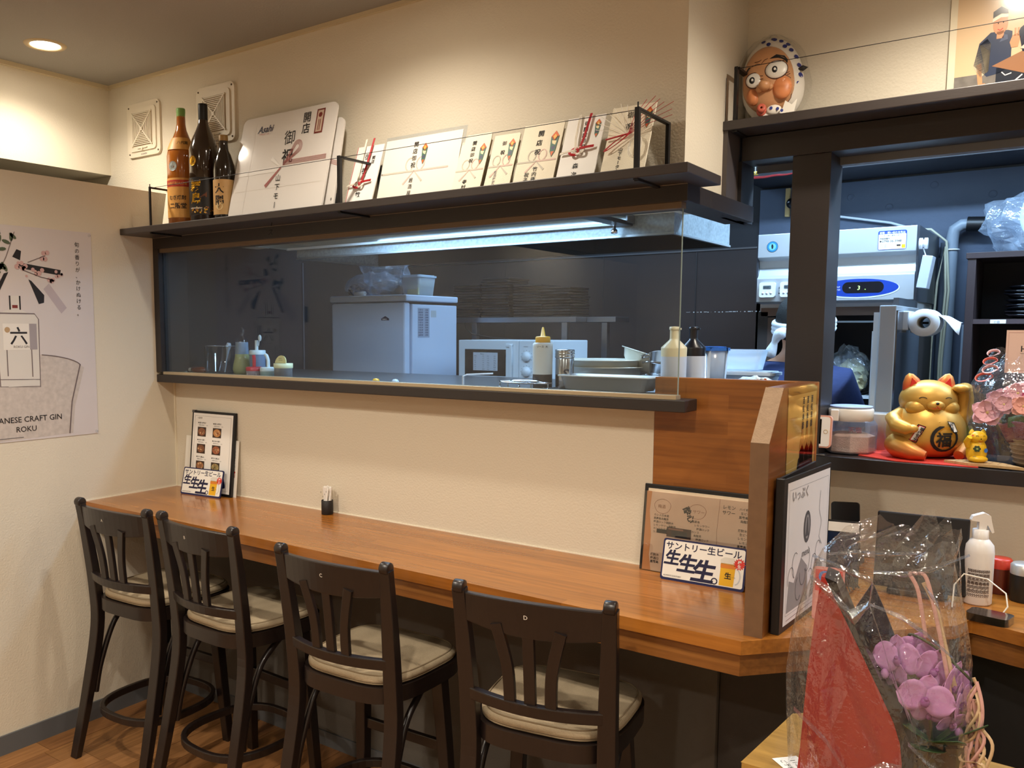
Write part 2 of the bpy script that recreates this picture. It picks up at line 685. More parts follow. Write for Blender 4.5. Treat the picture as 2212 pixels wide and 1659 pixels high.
# opening 2
w2 = struct('window_2', MB().box(2.02, 4.6, .362, .46, 1.858, 1.922), darkwood, bevel=.0015)
obj('jamb', MB().box(2.0, 2.022, .362, .47, 1.70, 1.858), mat('dark_jamb', '1d1a1b', .5), w2)
obj('sill', MB().box(2.13, 4.6, .362, .66, 1.036, 1.072), mat('dark_sill', '221d1d', .3), w2, bevel=.002)
obj('mullion_post', MB().box(2.152, 2.247, .37, .50, 1.072, 1.858), darkwood, w2, bevel=.001)
obj('lit_head_back', MB().box(2.03, 4.6, .47, .50, 1.84, 1.925), mat('grey_lit_head_back', '6d737b', .6), w2)  # grey tone paints the kitchen light falling on the header's back

# wooden enclosure at the counter end
tpl = thing('partition_panel', 'orange-brown laminated wood panel closing the right end of the counter below the hatch', 'partition', (2.125, 0, .8))
obj('panel', MB().box(-.185, .195, 0, .028, 0, .486), panelw, tpl, bevel=.0015)
tpb = thing('side_partition', 'chamfered wooden side partition standing upright at the right end of the counter', 'partition', (2.305, -.17, .8))
obj('panel', MB().prism([(.165, 0), (-.19, 0), (-.19, .385), (-.105, .487), (.165, .487)], 'x', -.018, .018), panelwy, tpb, bevel=.001)
obj('edge_strip', MB().prism([(-.191, .385), (-.106, .488), (-.1045, .4865), (-.19, .3835)], 'x', -.0175, .0175), chip, tpb, label='worn raw chipboard edge')
obj('edge_band', MB().box(-.0178, .0178, -.1915, -.1895, 0, .384), mat('grey_brown_edge_band', '6e5138', .5, var=.2, vscale=60), tpb)
# clear film and drinks poster on side partition
fp = Print(right(.0185, 0, 0))
clearsheet = film('poster_sleeve', (.98, .98, .98), .06, .7, .05)
g1 = mat('gold_poster', 'c9a055', .35, var=.2, vscale=14)
fp.rect(-.07, .215, .158, .468, g1).layer()
fp.poly([(0, .215), (.15, .215), (.15, .30), (.12, .36), (.02, .33), (0, .28)], mat('poster_black', '17100f', .4)).layer()
for du in (.03, .068, .106):
    fp.poly([(du, .32), (du + .034, .32), (du + .034, .365), (du + .024, .385), (du + .024, .41), (du + .01, .41), (du + .01, .385), (du, .365)], mat('poster_amber', 'a8742c', .4))
    fp.poly([(du, .29), (du + .034, .29), (du + .036, .345), (du + .018, .36), (du - .002, .345)], mat('poster_maroon', '4a1215', .4))
fp.layer()
for k, t in enumerate(('本格焼酎', '麦いも', '米黒糖')):
    fp.text('酒処季節', .118 - k * .035, .462, .017, ink, vert=True, off=.02)
fp.poly([(.1, .215), (.15, .215), (.15, .25), (.13, .262), (.115, .24)], mat('poster_orange', 'd58a25', .4))
fp.text('酒肴', .04, .262, .02, white, vert=True)
fp.done('poster_print', tpb, label='gold and black drinks poster')
obj('clear_sleeve', MB().box(.0186, .0194, -.075, .163, .0, .485), clearsheet, tpb)

# counter
ct = thing('counter', 'long glossy orange-brown wooden counter top with a chamfered right corner', 'counter', (1.2, -.2, .8))
poly = [(-1.2, .2), (-1.2, -.19), (1.095, -.20), (1.42, .155), (1.44, .215), (1.53, .185), (2.6, -.02), (2.6, .645), (1.035, .645), (1.035, .2)]
obj('counter_top', MB().prism(poly, 'z', -.028, 0), counterw, ct, bevel=.004)
poly2 = [(-1.2, .0), (-1.2, -.170), (1.088, -.18), (1.395, .16), (1.42, .235), (1.52, .205), (2.6, .0), (2.6, .1), (1.3, .3), (1.04, -.1), (-1.0, -.1)]
obj('apron', MB().prism([(-1.2, -.15), (-1.2, -.172), (1.088, -.182), (1.40, .165), (1.42, .235), (1.52, .205), (2.6, .0), (2.6, .03), (1.52, .235), (1.40, .262), (1.072, -.16)], 'z', -.078, -.034), apronw, ct, bevel=.002)
obj('apron_core', MB().prism([(-1.2, .17), (-1.2, -.14), (1.06, -.15), (1.38, .2), (1.0, .2), (.9, .17)], 'z', -.045, -.029), mat('dark_groove', '140d09', .8), ct)
struct('trim_3', MB().box(0, 1.94, -.004, 0, .8, .803).box(-.0, .004, -.39, 0, .8, .803), mat('white_caulk', 'e8dfcb', .5))

# ------------------------------------------------------------------ ceiling downlights
diff = mat('lit_diffuser', 'fff2dc', .5, emis=25)
for i, (x, y, e) in enumerate(LAMPS):
    t = thing('downlight', ['round recessed downlight glowing in the taupe ceiling above the left wall', 'recessed downlight over the middle of the long wall shelf', 'recessed downlight over the second counter by the golden cat', 'recessed downlight behind the left stools', 'recessed downlight behind the right stools', 'recessed downlight right of the viewer', 'recessed downlight over the far end of the second counter', 'rearmost recessed downlight on the left', 'rearmost recessed downlight in the middle', 'rearmost recessed downlight on the right'][i], 'ceiling light', (x, y, 2.36), group=None if i == 0 else 'downlights further along the ceiling')
    obj('trim_ring', MB().lathe([(.047, -.001), (.05, -.004), (.064, -.004), (.068, 0)], seg=32), mat('downlight_ring', 'b9a37c', .4), t)
    obj('diffuser', MB().lathe([(.0, -.0022), (.030, -.0022), (.047, -.0012)], seg=32), diff, t)

# ------------------------------------------------------------------ wall vents
ventm = mat('ivory_vent_plastic', 'e3d9c4', .4)
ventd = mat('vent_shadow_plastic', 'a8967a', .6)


def vent(x, z, label):
    t = thing('wall_vent', label, 'vent', (x, 0, z))
    m = MB()
    m.prism(rrect(.206, .2, .022, 5), 'y', -.009, 0)
    m.prism(rrect(.166, .16, .016, 5), 'y', -.014, -.009)
    obj('cover', m, ventm, t, bevel=.002)
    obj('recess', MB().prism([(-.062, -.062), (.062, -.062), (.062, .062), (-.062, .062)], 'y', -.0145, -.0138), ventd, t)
    for k in range(8):
        d = .012 + k * .0063
        for q in range(4):
            a = q * PI / 2
            mm = MB()
            mm.M = Matrix.Rotation(a, 4, 'Y')
            mm.box(-d + .002, d - .002, -.0185, -.0138, d, d + .0028)
            obj('slat', mm, ventm, t)
    m = MB()
    for a in (PI / 4, -PI / 4):
        m.M = Matrix.Rotation(a, 4, 'Y')
        m.box(-.088, .088, -.0195, -.0138, -.0025, .0025)
    m.M = None
    m.prism(rrect(.014, .014, .002, 2), 'y', -.021, -.0138)
    obj('cross_bars', m, ventm, t)
    for sx in (-1, 1):
        for sz in (-1, 1):
            obj('screw', MB().lathe([(0, -.0115), (.003, -.011), (.0035, -.009)], c=(sx * .09, 0, sz * .087), seg=10, ax='y'), mat('dark_screw', '5b4c3a', .4), t)
    p = Print(front(0, -.0092))
    p.text('KOUKEN', 0, -.095, .009, inkgrey, off=.02, anchor='c')
    p.done('lettering', t)
    m = MB().box(-.03, .03, -.018, -.0138, -.072, -.069).box(-.004, .004, -.02, -.0138, -.078, -.069)
    obj('lever', m, ventm, t)


vent(-.135, 2.166, 'ivory square wall vent nearer the room corner, left of the bottles')
vent(.288, 2.160, 'ivory square wall vent partly hidden behind the black-necked bottle')


# ------------------------------------------------------------------ shelf 1 with steel brackets and wire
def shelf(x0, x1, y0, y1, z1, th, name, label):
    cx = (x0 + x1) / 2
    t = thing(name, label, 'shelf', (cx, y1, z1 - th))
    obj('board', MB().box(x0 - cx, x1 - cx, y0 - y1, 0, 0, th), mat('shelf_laminate', '3a3432', .4, var=.12, vscale=50, stretch=(1, 12, 12), bump=.1, bscale=60), t, bevel=.002)
    return t, cx


sh, scx = shelf(0, 2.09, -.215, 0, 1.762, .022, 'wall_shelf', 'long dark brown wall shelf above the kitchen hatch')
for i, x in enumerate((.17, 1.064, 1.968)):
    x -= scx
    m = MB()
    h = .155
    wd = .004
    a = (x, -.206, 0)
    m.bar([(x, -.204, -.003), (x, -.204, h), ], .011 if i else .006, .011 if i else .007)
    m.bar([(x, -.20, h - .003), (x, -.028, h - .003)], .011 if i else .006, .006)
    m.bar([(x, -.028, h), (x, -.028, -.003)], .011 if i else .006, .009)
    m.bar([(x, -.204, -.003), (x, -.004, -.003)], .011, .005)
    obj('bracket', m, blacksteel, sh, bevel=.0008)
m = MB()
for a, b in ((.17, 1.064), (1.064, 1.968)):
    m.tube([(a - scx, -.2035, .150), (b - scx, -.2035, .150)], .0009, 5)
m.tube([(.17 - scx, -.2035, .148), (.17 - scx, -.2035, .164)], .0018, 6).tube([(1.968 - scx, -.2035, .15), (1.968 - scx, -.2035, .167)], .0018, 6)
obj('guard_wire', m, blacksteel, sh)

sh2, s2x = shelf(2.0, 4.6, .262, .445, 1.948, .024, 'wall_shelf_right', 'dark brown wall shelf over the right-hand kitchen opening')
m = MB()
x = 2.028 - s2x
m.bar([(x, .275 - .445, 0), (x, .275 - .445, .160)], .016, .008)
m.bar([(x, .275 - .445, .157), (x, .43 - .445, .157)], .014, .006)
m.bar([(x, .43 - .445, .16), (x, .43 - .445, 0)], .014, .008)
m.bar([(x, .275 - .445, -.002), (x, .44 - .445, -.002)], .012, .005)
obj('bracket', m, blacksteel, sh2)
obj('guard_wire', MB().tube([(x, .275 - .445, .156), (4.5 - s2x, .275 - .445, .156)], .0009, 5), blacksteel, sh2)
obj('end_string', MB().tube([(2.004 - s2x, .266 - .445, .024), (2.003 - s2x, .27 - .445, .135)], .0008, 5), blacksteel, sh2)
ZS = 1.762
ZS2 = 1.948

# ------------------------------------------------------------------ bottles
amber = mat('amber_bottle_glass', '5a2c0a', .06, coat=1, spec=.7)
ambr2 = mat('amber_liquor_glass', 'a8601a', .08, coat=1, spec=.7)
darkgl = mat('dark_bottle_glass', '1a1109', .05, coat=1, spec=.7)
lab_o = mat('orange_label', 'dba050', .5, var=.12, vscale=40)
lab_k = mat('black_label', '14100e', .4)
lab_t = mat('tan_label', 'cda268', .5, var=.1, vscale=30)
sil = mat('silver_seal', 'c3d0d0', .3, metal=.5)
goldm = mat('gold_foil', 'd9a52e', .25, metal=.8)


def bottle(x, y, prof_, mbody, capm, caprof, label, name='bottle', lab=None, rot=0):
    t = thing(name, label, 'bottle', (x, y, ZS), (0, 0, rot), 'bottles on the shelf')
    obj('glass_body', MB().lathe(prof_, seg=36), mbody, t)
    obj('cap', MB().lathe(caprof, seg=24), capm, t)
    lab(t)
    return t


big_p = [(0, 0), (.046, 0), (.0515, .006), (.052, .24), (.050, .255), (.040, .285), (.027, .315), (.019, .335), (.0155, .355), (.0145, .39), (.0145, .397)]
A0 = R(-62)


def lab1(t):
    obj('front_label', MB().lathe([(.0525, .03), (.0525, .165)], seg=30, a0=R(-160), a1=R(20)), lab_o, t)
    obj('red_band', MB().lathe([(.0527, .135), (.0527, .158)], seg=30, a0=R(-160), a1=R(20)), mat('red_band', 'b4331f', .5), t)
    obj('shoulder_label', MB().lathe([(.0503, .262), (.0415, .287), (.0325, .305)], seg=24, a0=R(-130), a1=R(20)), lab_o, t)
    c = cyl(.0529, 0, A0)
    p = Print(c, .0003)
    p.disc(-.012, .205, .0165, sil)
    p.layer().arc(-.012, .205, .0145, 0, 2 * PI, .001, inkgrey, n=20)
    p.text('純正', -.022, .2, .009, inkgrey)
    p.text('むぎ焼酎', -.03, .092, .016, ink, off=.02)
    p.text('二階堂', -.028, .062, .021, ink, off=.03)
    p.text('本格焼酎大分麦', -.038, .142, .011, lab_o, off=.02)
    p.line([(-.04, .052), (.035, .052)], .0008, ink)
    p.line([(-.055, .0335), (.05, .0335)], .0012, white).line([(-.055, .16), (.05, .16)], .001, white)
    p.done('lettering', t)
    q = Print(lambda u, v, h: ((.0425 - v * .35 + h + .001) * math.cos(A0 + .35 + u / .042), (.0425 - v * .35 + h + .001) * math.sin(A0 + .35 + u / .042), .287 + v), .0006)
    q.text('八代蔵', -.012, -.006, .012, ink, off=.02)
    q.done('shoulder_lettering', t)


bottle(.215, -.10, big_p, ambr2, mat('green_cap', '7fae5c', .5), [(.0, .409), (.0145, .409), (.0155, .406), (.0155, .395), (.0148, .393), (.0148, .352), (.0158, .350), (.0158, .347)], 'large amber liquor bottle with orange label and green cap', lab=lab1)


def lab2(t):
    obj('front_label', MB().lathe([(.0525, .03), (.0525, .155)], seg=30, a0=R(-160), a1=R(20)), lab_k, t)
    p = Print(cyl(.0528, 0, A0), .0003)
    p.disc(-.022, .21, .0165, goldm)
    p.layer().arc(-.022, .21, .0145, 0, 2 * PI, .001, mat('dark_gold', '7a5410', .4), n=20)
    p.text('霧', -.034, .112, .042, goldm, off=.03, shear=.1)
    p.text('島', -.034, .068, .042, goldm, off=.03, shear=.1)
    random.seed(5)
    for k in range(40):
        u = -.03 + random.random() * .08
        p.disc(u, .034 + random.random() * .022, .0012 + random.random() * .0022, random.choice([goldm, mat('label_rust', '8a4a22', .5), mat('label_cream', 'c9ad7a', .5)]), n=6)
    for k in range(8):
        p.line([(.0 + k * .004, .085 + k * .003), (.028, .09 + k * .002)], .0012, mat('label_rust', '8a4a22', .5))
    p.text('KUROKIRI SHIMA', -.034, .05, .006, white, off=.02)
    p.line([(-.055, .032), (.05, .032)], .001, goldm)
    p.line([(-.055, .154), (.05, .154)], .001, goldm)
    p.done('lettering', t)


bottle(.335, -.10, big_p, mat('black_liquor_glass', '2c1c0e', .05, coat=1, spec=.7), blackm, [(.0, .406), (.0155, .406), (.016, .402), (.016, .352), (.0152, .348), (.0162, .344)], 'large dark liquor bottle with black label, gold writing and black cap', lab=lab2)


def lab3(t):
    obj('front_label', MB().lathe([(.0372, .025), (.0372, .14)], seg=30, a0=R(-160), a1=R(20)), lab_t, t)
    p = Print(cyl(.0374, 0, A0), .0003)
    p.text('大隅', -.004, .128, .034, ink, vert=True, off=.035, step=.038)
    p.disc(-.004, .052, .012, mat('label_pale', 'e6cc98', .5))
    p.text('芋', -.012, .046, .01, ink)
    p.done('lettering', t)


bottle(.438, -.10, [(0, 0), (.034, 0), (.0365, .004), (.037, .17), (.035, .19), (.024, .225), (.0165, .24), (.0145, .262), (.0145, .272)], darkgl, mat('gold_brown_cap', '9c7a42', .4), [(0, .289), (.0145, .289), (.0155, .286), (.0155, .27)], 'short dark liquor bottle with tan label, between tall bottle and gift board', lab=lab3)


# ------------------------------------------------------------------ gift papers, boards and envelopes
cream = mat('cream_textured_paper', 'efe6cf', .8, bump=.6, bscale=500)
noshi = mat('noshi_paper', 'eae3d6', .75)
ghost_r = mat('faint_red_print', 'd8bcb0', .8)
ghost_g = mat('faint_grey_print', 'c6bfb0', .8)
redc = mat('red_cord', 'b8222a', .5)
whc = mat('white_cord', 'ece5d6', .5)
mizu_r = mat('red_line_print', 'b06a66', .7)
orangep = mat('orange_print', 'd8662f', .6)
greenp = mat('teal_print', '41685a', .6)


def card(name, label, cat, x, yb, w_, h_, lean, th=.0015, m=None, shape=None, group=None, zrot=0, z=ZS, turn=0):
    t = thing(name, label, cat, (x, yb, z), (-lean, turn, zrot), group)
    mb = MB().prism(shape or [(-w_ / 2, 0), (w_ / 2, 0), (w_ / 2, h_), (-w_ / 2, h_)], 'y', 0, th)
    obj('sheet' if cat != 'envelope' else 'envelope_body', mb, m or cream, t)
    return t


def noshi_mark(p, u, v, s=1.0, kind=0):
    """diamond ornament with folded paper, printed at the top right"""
    p.poly([(u, v + .022 * s), (u + .010 * s, v + .008 * s), (u, v - .004 * s), (u - .010 * s, v + .008 * s)], orangep)
    p.poly([(u - .010 * s, v + .008 * s), (u + .010 * s, v + .008 * s), (u + .0065 * s, v - .03 * s), (u, v - .044 * s), (u - .0065 * s, v - .03 * s)], greenp)
    p.layer()
    p.poly([(u, v + .014 * s), (u + .005 * s, v + .007 * s), (u, v), (u - .005 * s, v + .007 * s)], mat('yellow_print', 'e8b04a', .6))
    p.poly([(u - .006 * s, v - .002 * s), (u + .006 * s, v - .004 * s), (u + .004 * s, v - .014 * s), (u - .004 * s, v - .010 * s)], mat('cream_print', 'e9d9a8', .6))
    p.poly([(u - .004 * s, v - .018 * s), (u + .005 * s, v - .016 * s), (u + .003 * s, v - .026 * s), (u - .004 * s, v - .024 * s)], mat('violet_print', '4d4a66', .6))
    p.poly([(u - .0045 * s, v - .03 * s), (u + .0045 * s, v - .03 * s), (u, v - .042 * s)], orangep)


def printed_bow(p, u, v, s, w_, mr, mg, half):
    p.line([(u - half, v + .0), (u, v)], w_, mg)
    p.line([(u, v), (u + half, v)], w_, mr)
    p.arc(u - .016 * s, v + .018 * s, .012 * s, R(-60), R(250), w_ * .7, mg, ry=.016 * s)
    p.arc(u + .016 * s, v + .018 * s, .012 * s, R(-70), R(240), w_ * .7, mr, ry=.016 * s)
    p.line([(u, v), (u - .028 * s, v - .032 * s)], [w_ * .5, w_ * 1.3], mr)
    p.line([(u, v), (u + .028 * s, v - .028 * s)], [w_ * .5, w_ * 1.3], mg)


# blank card at the left end
t = card('blank_card', 'plain cream card standing at the left end of the shelf beside the bottles', 'card', .115, -.085, .10, .15, R(10), m=cream)
obj('clip_fold', MB().box(-.05, .05, -.002, 0, .146, .15), cream, t)

# large gift board in plastic
bsh = rrect(.43, .35, .022, 4, 0, .175)
t = card('gift_board', 'large rounded white gift board with brush writing and a brewery mark', 'board', .705, -.135, .43, .35, R(14), th=.006, m=mat('white_board', 'e9e4de', .5), shape=bsh)
p = Print(front(0, -.0005))
lp = mat('pale_fold', 'f6f3ee', .5)
p.rect(-.148, 0.004, -.146, .33, lp).rect(-.2, .148, .0, .165, lp)
p.line([(-.2, .095), (.2, .095)], .0006, ghost_g)
p.layer()
p.text('Asahi', -.135, .292, .032, navy, off=.035, shear=.25)
p.text('アサヒビール', -.128, .283, .008, red)
p.text('開店', .088, .335, .036, ink, vert=True, off=.025, shear=-.05)
p.text('御祝', .022, .285, .052, ink, vert=True, off=.03, shear=-.05, step=.062)
p.rect(.13, .255, .165, .335, mat('maroon_print', '7a2b22', .6))
p.layer()
p.rect(.135, .26, .160, .33, mat('stamp_tan', 'cdb6a0', .6)).layer()
p.disc(.1475, .315, .008, mat('maroon_print', '7a2b22', .6)).rect(.1425, .264, .1455, .30, mat('maroon_print', '7a2b22', .6)).rect(.149, .264, .152, .30, mat('maroon_print', '7a2b22', .6))
for k in range(4):
    o_ = k * .0042
    p.line([(.012 + i * .0 + .09 * q, .168 + o_ + .052 * 0 + .0 * q) for i, q in enumerate((0, 1, 2.1))], .0016, mizu_r)
    pts = []
    for i in range(15):
        a = R(-120) + R(250) * i / 14
        pts.append((.066 + (.021 - o_) * math.cos(a), .222 + (.022 - o_) * math.sin(a)))
    p.line([(.012, .166)] + pts[3:] + [(.012 + o_ * .5, .166)], .0016, mizu_r)
p.line([(.005, .16), (-.055, .102)], [.006, .013], mizu_r)
p.line([(.0, .165), (-.045, .195)], [.003, .014], lp)
p.text('山下モータース', .0, .138, .024, ink, vert=True, off=.015, shear=-.05, step=.030)
p.done('brush_writing', t)
obj('clear_wrap', MB().prism(rrect(.436, .356, .022, 4, 0, .178), 'y', -.0022, -.0018), film('wrap_film', (1, 1, 1), .03, .6, .08), t)

t = card('gift_board', 'second white gift board showing its right edge behind the large rounded one', 'board', .735, -.10, .40, .30, R(12), th=.006, m=mat('white_board', 'e9e4de', .5), shape=rrect(.40, .30, .022, 4, 0, .15), turn=0)
p = Print(front(0, -.0005))
for k in range(4):
    p.line([(.12, .14 + k * .004), (.165, .155 + k * .004), (.198, .145 + k * .004)], .0014, mizu_r)
p.text('8', .185, .035, .012, ink)
p.done('printed_lines', t)
obj('backing_black', MB().box(.10, .205, .007, .012, 0, .06), blackm, t)


def bow_cord(t, u, v, s=1.0, y=-.004, tall=.1, kind=0):
    """knotted decorative cords in red and white"""
    m = MB()
    w_ = MB()
    for k in range(3):
        d = k * .0022
        m.tube([(u + .004 + d, y, v), (u + .012 + d, y - .002, v + .03 * s), (u + .018 + d, y, v + tall)], .0012, 5)
        m.tube([(u + .004, y - .002, v + d), (u + .03 * s, y - .002, v + .002 + d), (u + .045 * s, y, v + .004 + d)], .0012, 5)
        w_.tube([(u - .006 + d, y, v), (u - .010 + d, y - .002, v + .03 * s), (u - .012 + d, y, v + tall)], .0012, 5)
        w_.tube([(u - .006, y - .002, v - d), (u - .03 * s, y - .002, v - .002 - d), (u - .046 * s, y, v - .004 - d)], .0012, 5)
        c1, c2 = [], []
        for i in range(15):
            a = 2 * PI * i / 14
            c1.append((u - .006 + (.014 - d) * math.cos(a), y - .002 - .002 * math.sin(2 * a), v - .006 + (.011 - d) * math.sin(a)))
            c2.append((u + .007 + (.014 - d) * math.cos(a), y - .002 + .002 * math.sin(2 * a), v - .004 + (.011 - d) * math.sin(a)))
        m.tube(c1, .0012, 5)
        w_.tube(c2, .0012, 5)
    obj('red_cord', m, redc, t)
    obj('white_cord', w_, whc, t)


# envelope with real cords behind middle bracket
t = card('gift_envelope', 'white gift envelope with knotted red and white cords behind the middle shelf bracket', 'envelope', 1.052, -.12, .105, .20, R(20), group='gift envelopes on the shelf', th=.004, m=white)
p = Print(front(0, -.0005))
p.text('御祝', -.004, .175, .022, ink, vert=True, off=.02, step=.045)
p.text('開店', .022, .165, .013, ink, vert=True, off=.02)
p.text('敏東', -.008, .052, .02, ink, vert=True, off=.02, step=.03)
p.line([(-.05, .0), (-.05, .2)], .002, redc)
p.done('brush_writing', t)
bow_cord(t, -.008, .075, 1.0, -.006, .145)

# wide noshi paper in clear folder
t = card('gift_paper', 'wide white gift paper in a clear folder with a printed grey and pink bow', 'paper', 1.25, -.105, .275, .20, R(16), m=noshi)
p = Print(front(0, -.0005))
printed_bow(p, -.015, .095, 1.2, .005, ghost_r, ghost_g, .12)
p.layer()
p.text('開店御祝', -.022, .185, .017, ink, vert=True, off=.02, step=.021)
noshi_mark(p, .012, .155, 1.0)
p.text('居酒屋', -.02, .075, .015, ink, vert=True, step=.019)
p.rect(-.135, .093, -.131, .097, inkgrey)
p.done('print_and_writing', t)
obj('clear_folder', MB().prism([(-.142, 0), (.148, 0), (.148, .212), (-.142, .212)], 'y', .002, .0028), clear, t)

ENV = [
    (1.437, .094, .185, 'cream gift envelope with cut corner and faint bow, first right of the wide paper', '開店御祝', '寺村', 1, 'cut'),
    (1.536, .080, .170, 'narrow cream gift envelope with pink bow print and small black stamp', '御祝', '', 0, ''),
    (1.645, .118, .185, 'wide cream gift envelope with faint bow print and two-line signature', '開店祝', '竹内', 0, ''),
]
for (x, w_, h_, lab, a, b, k, sh_) in ENV:
    shp = [(-w_ / 2, 0), (w_ / 2, 0), (w_ / 2, h_ - .004), (w_ / 2 - .004, h_), (-w_ / 2 + (.014 if sh_ else .0), h_), (-w_ / 2, h_ - (.02 if sh_ else .004))]
    t = card('gift_envelope', lab, 'envelope', x, -.12, w_, h_, R(22), th=.003, shape=shp, group='gift envelopes on the shelf')
    p = Print(front(0, -.0005))
    printed_bow(p, -.002, .075, .95, .0045, ghost_r, ghost_g, w_ / 2 - .002)
    p.layer()
    p.text(a, -.004, .165 if len(a) > 2 else .15, .014 if w_ < .1 else .018, ink, vert=True, off=.025, step=.018 if len(a) > 3 else .027)
    noshi_mark(p, w_ / 2 - .019, .132, 1.0 if w_ < .1 else 1.15)
    if w_ < .09:
        p.text('居酒屋藤田', -.012, .062, .009, inkgrey, vert=True, off=.02)
    elif b == '竹内':
        p.text('竹内康信', .0, .06, .014, ink, vert=True, off=.02)
        p.text('祝子', -.022, .045, .014, ink, vert=True, off=.02)
    else:
        p.text(b, -.008, .048, .015, ink, vert=True, off=.02)
    p.done('print_and_writing', t)
    m = MB().box(-w_ / 2, w_ / 2, .006, .008, 0, h_ - .02)
    obj('inner_packet', m, mat('shadow_paper', 'a8987e', .8), t)

t = card('gift_envelope', 'white gift envelope with tight red and white cord knot, second from the right bracket', 'envelope', 1.765, -.12, .104, .185, R(22), th=.004, m=white, group='gift envelopes on the shelf')
p = Print(front(0, -.0005))
p.text('御開店御祝', .004, .172, .014, ink, vert=True, off=.035, step=.0165)
noshi_mark(p, .036, .155, .8)
p.text('森次', -.004, .055, .016, ink, vert=True, off=.02, step=.024)
p.done('print_and_writing', t)
bow_cord(t, -.006, .088, 1.0, -.006, .10)

t = card('gift_envelope', 'cream gift envelope with looped red and silver cords behind the right bracket', 'envelope', 1.89, -.12, .112, .195, R(22), th=.004, m=cream, group='gift envelopes on the shelf')
p = Print(front(0, -.0005))
p.text('御祝', -.004, .18, .02, ink, vert=True, off=.02, step=.032)
p.text('山下モータース', -.014, .082, .011, ink, vert=True, off=.02)
noshi_mark(p, .042, .165, .9)
p.done('print_and_writing', t)
m, w_ = MB(), MB()
random.seed(11)
for k in range(7):
    a = R(20 + k * 9)
    L_ = .085 + random.random() * .03
    m.tube([(0, -.006, .11), (L_ * .5 * math.cos(a), -.014, .11 + L_ * .5 * math.sin(a)), (L_ * 1.15 * math.cos(a * .95), -.012, .11 + L_ * math.sin(a))], .0008, 4)
    a = PI - R(15 + k * 11)
    w_.tube([(0, -.006, .11), (L_ * .5 * math.cos(a), -.014, .11 + L_ * .5 * math.sin(a)), (L_ * .9 * math.cos(a), -.012, .11 + L_ * .9 * math.sin(a))], .0008, 4)
for k in range(3):
    lp_, lq = [], []
    for i in range(13):
        a = 2 * PI * i / 12
        ex = .026 + k * .004
        lp_.append((-.024 + ex * math.cos(a) * .8 + .012 * math.sin(a), -.009, .092 + .014 * math.sin(a) + ex * math.cos(a) * .5))
        lq.append((.026 - ex * math.cos(a) * .5, -.009, .075 + ex * .9 * math.sin(a)))
    m.tube(lp_, .001, 5, closed=True)
    w_.tube(lq, .001, 5, closed=True)
m.tube([(-.056, -.006, .105), (0, -.008, .112)], .002, 6)
obj('red_cord', m, redc, t)
obj('silver_cord', w_, whc, t)

# ------------------------------------------------------------------ left wall poster
t = thing('wall_poster', 'large pale drinks poster with a square bottle on the left wall', 'poster', (0, -.58, 1.037))
pb = mat('poster_lilac_paper', 'd3cbc9', .45, var=.05, vscale=5)
obj('sheet', MB().box(.001, .0022, -.26, .250, 0, .70), pb, t)
p = Print(right(.0023))
# v: 0..0.70 height, u toward the corner
inkb = mat('brush_black', '1c181a', .6)
shade = mat('poster_soft_shadow', 'b9aeb4', .7)
line_ = mat('poster_line', '6d5f5f', .6)
icem = mat('poster_ice', 'c6bcb4', .4, var=.25, vscale=60)
p.poly([(-.20, .42), (-.09, .54), (-.06, .52), (-.15, .40)], shade).poly([(.09, .52), (.15, .44), (.13, .42), (.07, .50)], shade)
p.poly([(-.26, .0), (-.26, .24), (-.06, .285), (.10, .28), (.165, .262), (.205, .235), (.165, .10), (.155, .01)], icem)
p.layer()
p.poly([(-.01, .565), (.13, .548), (.134, .566), (-.01, .583)], inkb)
p.poly([(-.06, .545), (-.045, .55), (-.10, .44), (-.115, .44)], inkb)
p.poly([(.02, .53), (.03, .525), (.072, .48), (.07, .455), (.052, .45)], inkb)
p.poly([(-.03, .60), (-.015, .625), (.0, .62), (-.005, .59)], inkb)
p.rect(-.26, .40, -.235, .47, inkb)
p.poly([(-.085, .18), (.045, .18), (.05, .40), (.04, .415), (-.09, .415), (-.095, .40)], mat('poster_bottle', 'd9d4cc', .4))
p.poly([(-.05, .43), (-.045, .475), (-.012, .475), (-.008, .43), (.012, .42), (-.08, .42)], mat('poster_bottle', 'd9d4cc', .4))
p.layer()
p.line([(-.092, .40), (-.088, .182), (.045, .176), (.048, .40), (.035, .418), (-.085, .418)], .003, line_, True)
p.line([(-.045, .43), (-.045, .475)], .005, inkb).line([(-.012, .43), (-.012, .475)], .005, inkb)
p.rect(-.038, .435, -.02, .445, mat('maroon_print', '7a2b22', .6))
p.rect(-.072, .30, .04, .385, mat('poster_label', 'e8e3da', .5))
p.layer().rect(.015, .30, .04, .385, mat('poster_label_grey', '9f979a', .5)).layer()
p.text('六', -.052, .322, .062, inkb, off=.015)
p.text('ROKU GIN', -.04, .306, .011, inkgrey)
p.disc(-.058, .365, .009, mat('poster_seal', 'b99a72', .5))
p.line([(-.062, .215), (-.062, .30)], .003, line_).line([(.02, .21), (.02, .30)], .003, line_)
p.line([(-.088, .205), (.046, .20)], .002, line_).rect(-.062, .18, .03, .20, mat('poster_bottle', 'd9d4cc', .4))
p.arc(-.02, .235, .215, R(10), R(70), .003, line_, ry=.05)
p.line([(.19, .245), (.155, .12), (.142, .01)], .004, line_)
p.line([(.02, .585), (.08, .61)], .002, line_).line([(.0, .56), (.06, .54), (.11, .53)], .0025, line_).line([(-.1, .5), (-.05, .6), (-.02, .68)], .002, line_)
random.seed(8)
pk = mat('poster_blossom', 'c9a3a0', .6)
lf = mat('poster_leaf', '4f5c46', .6)
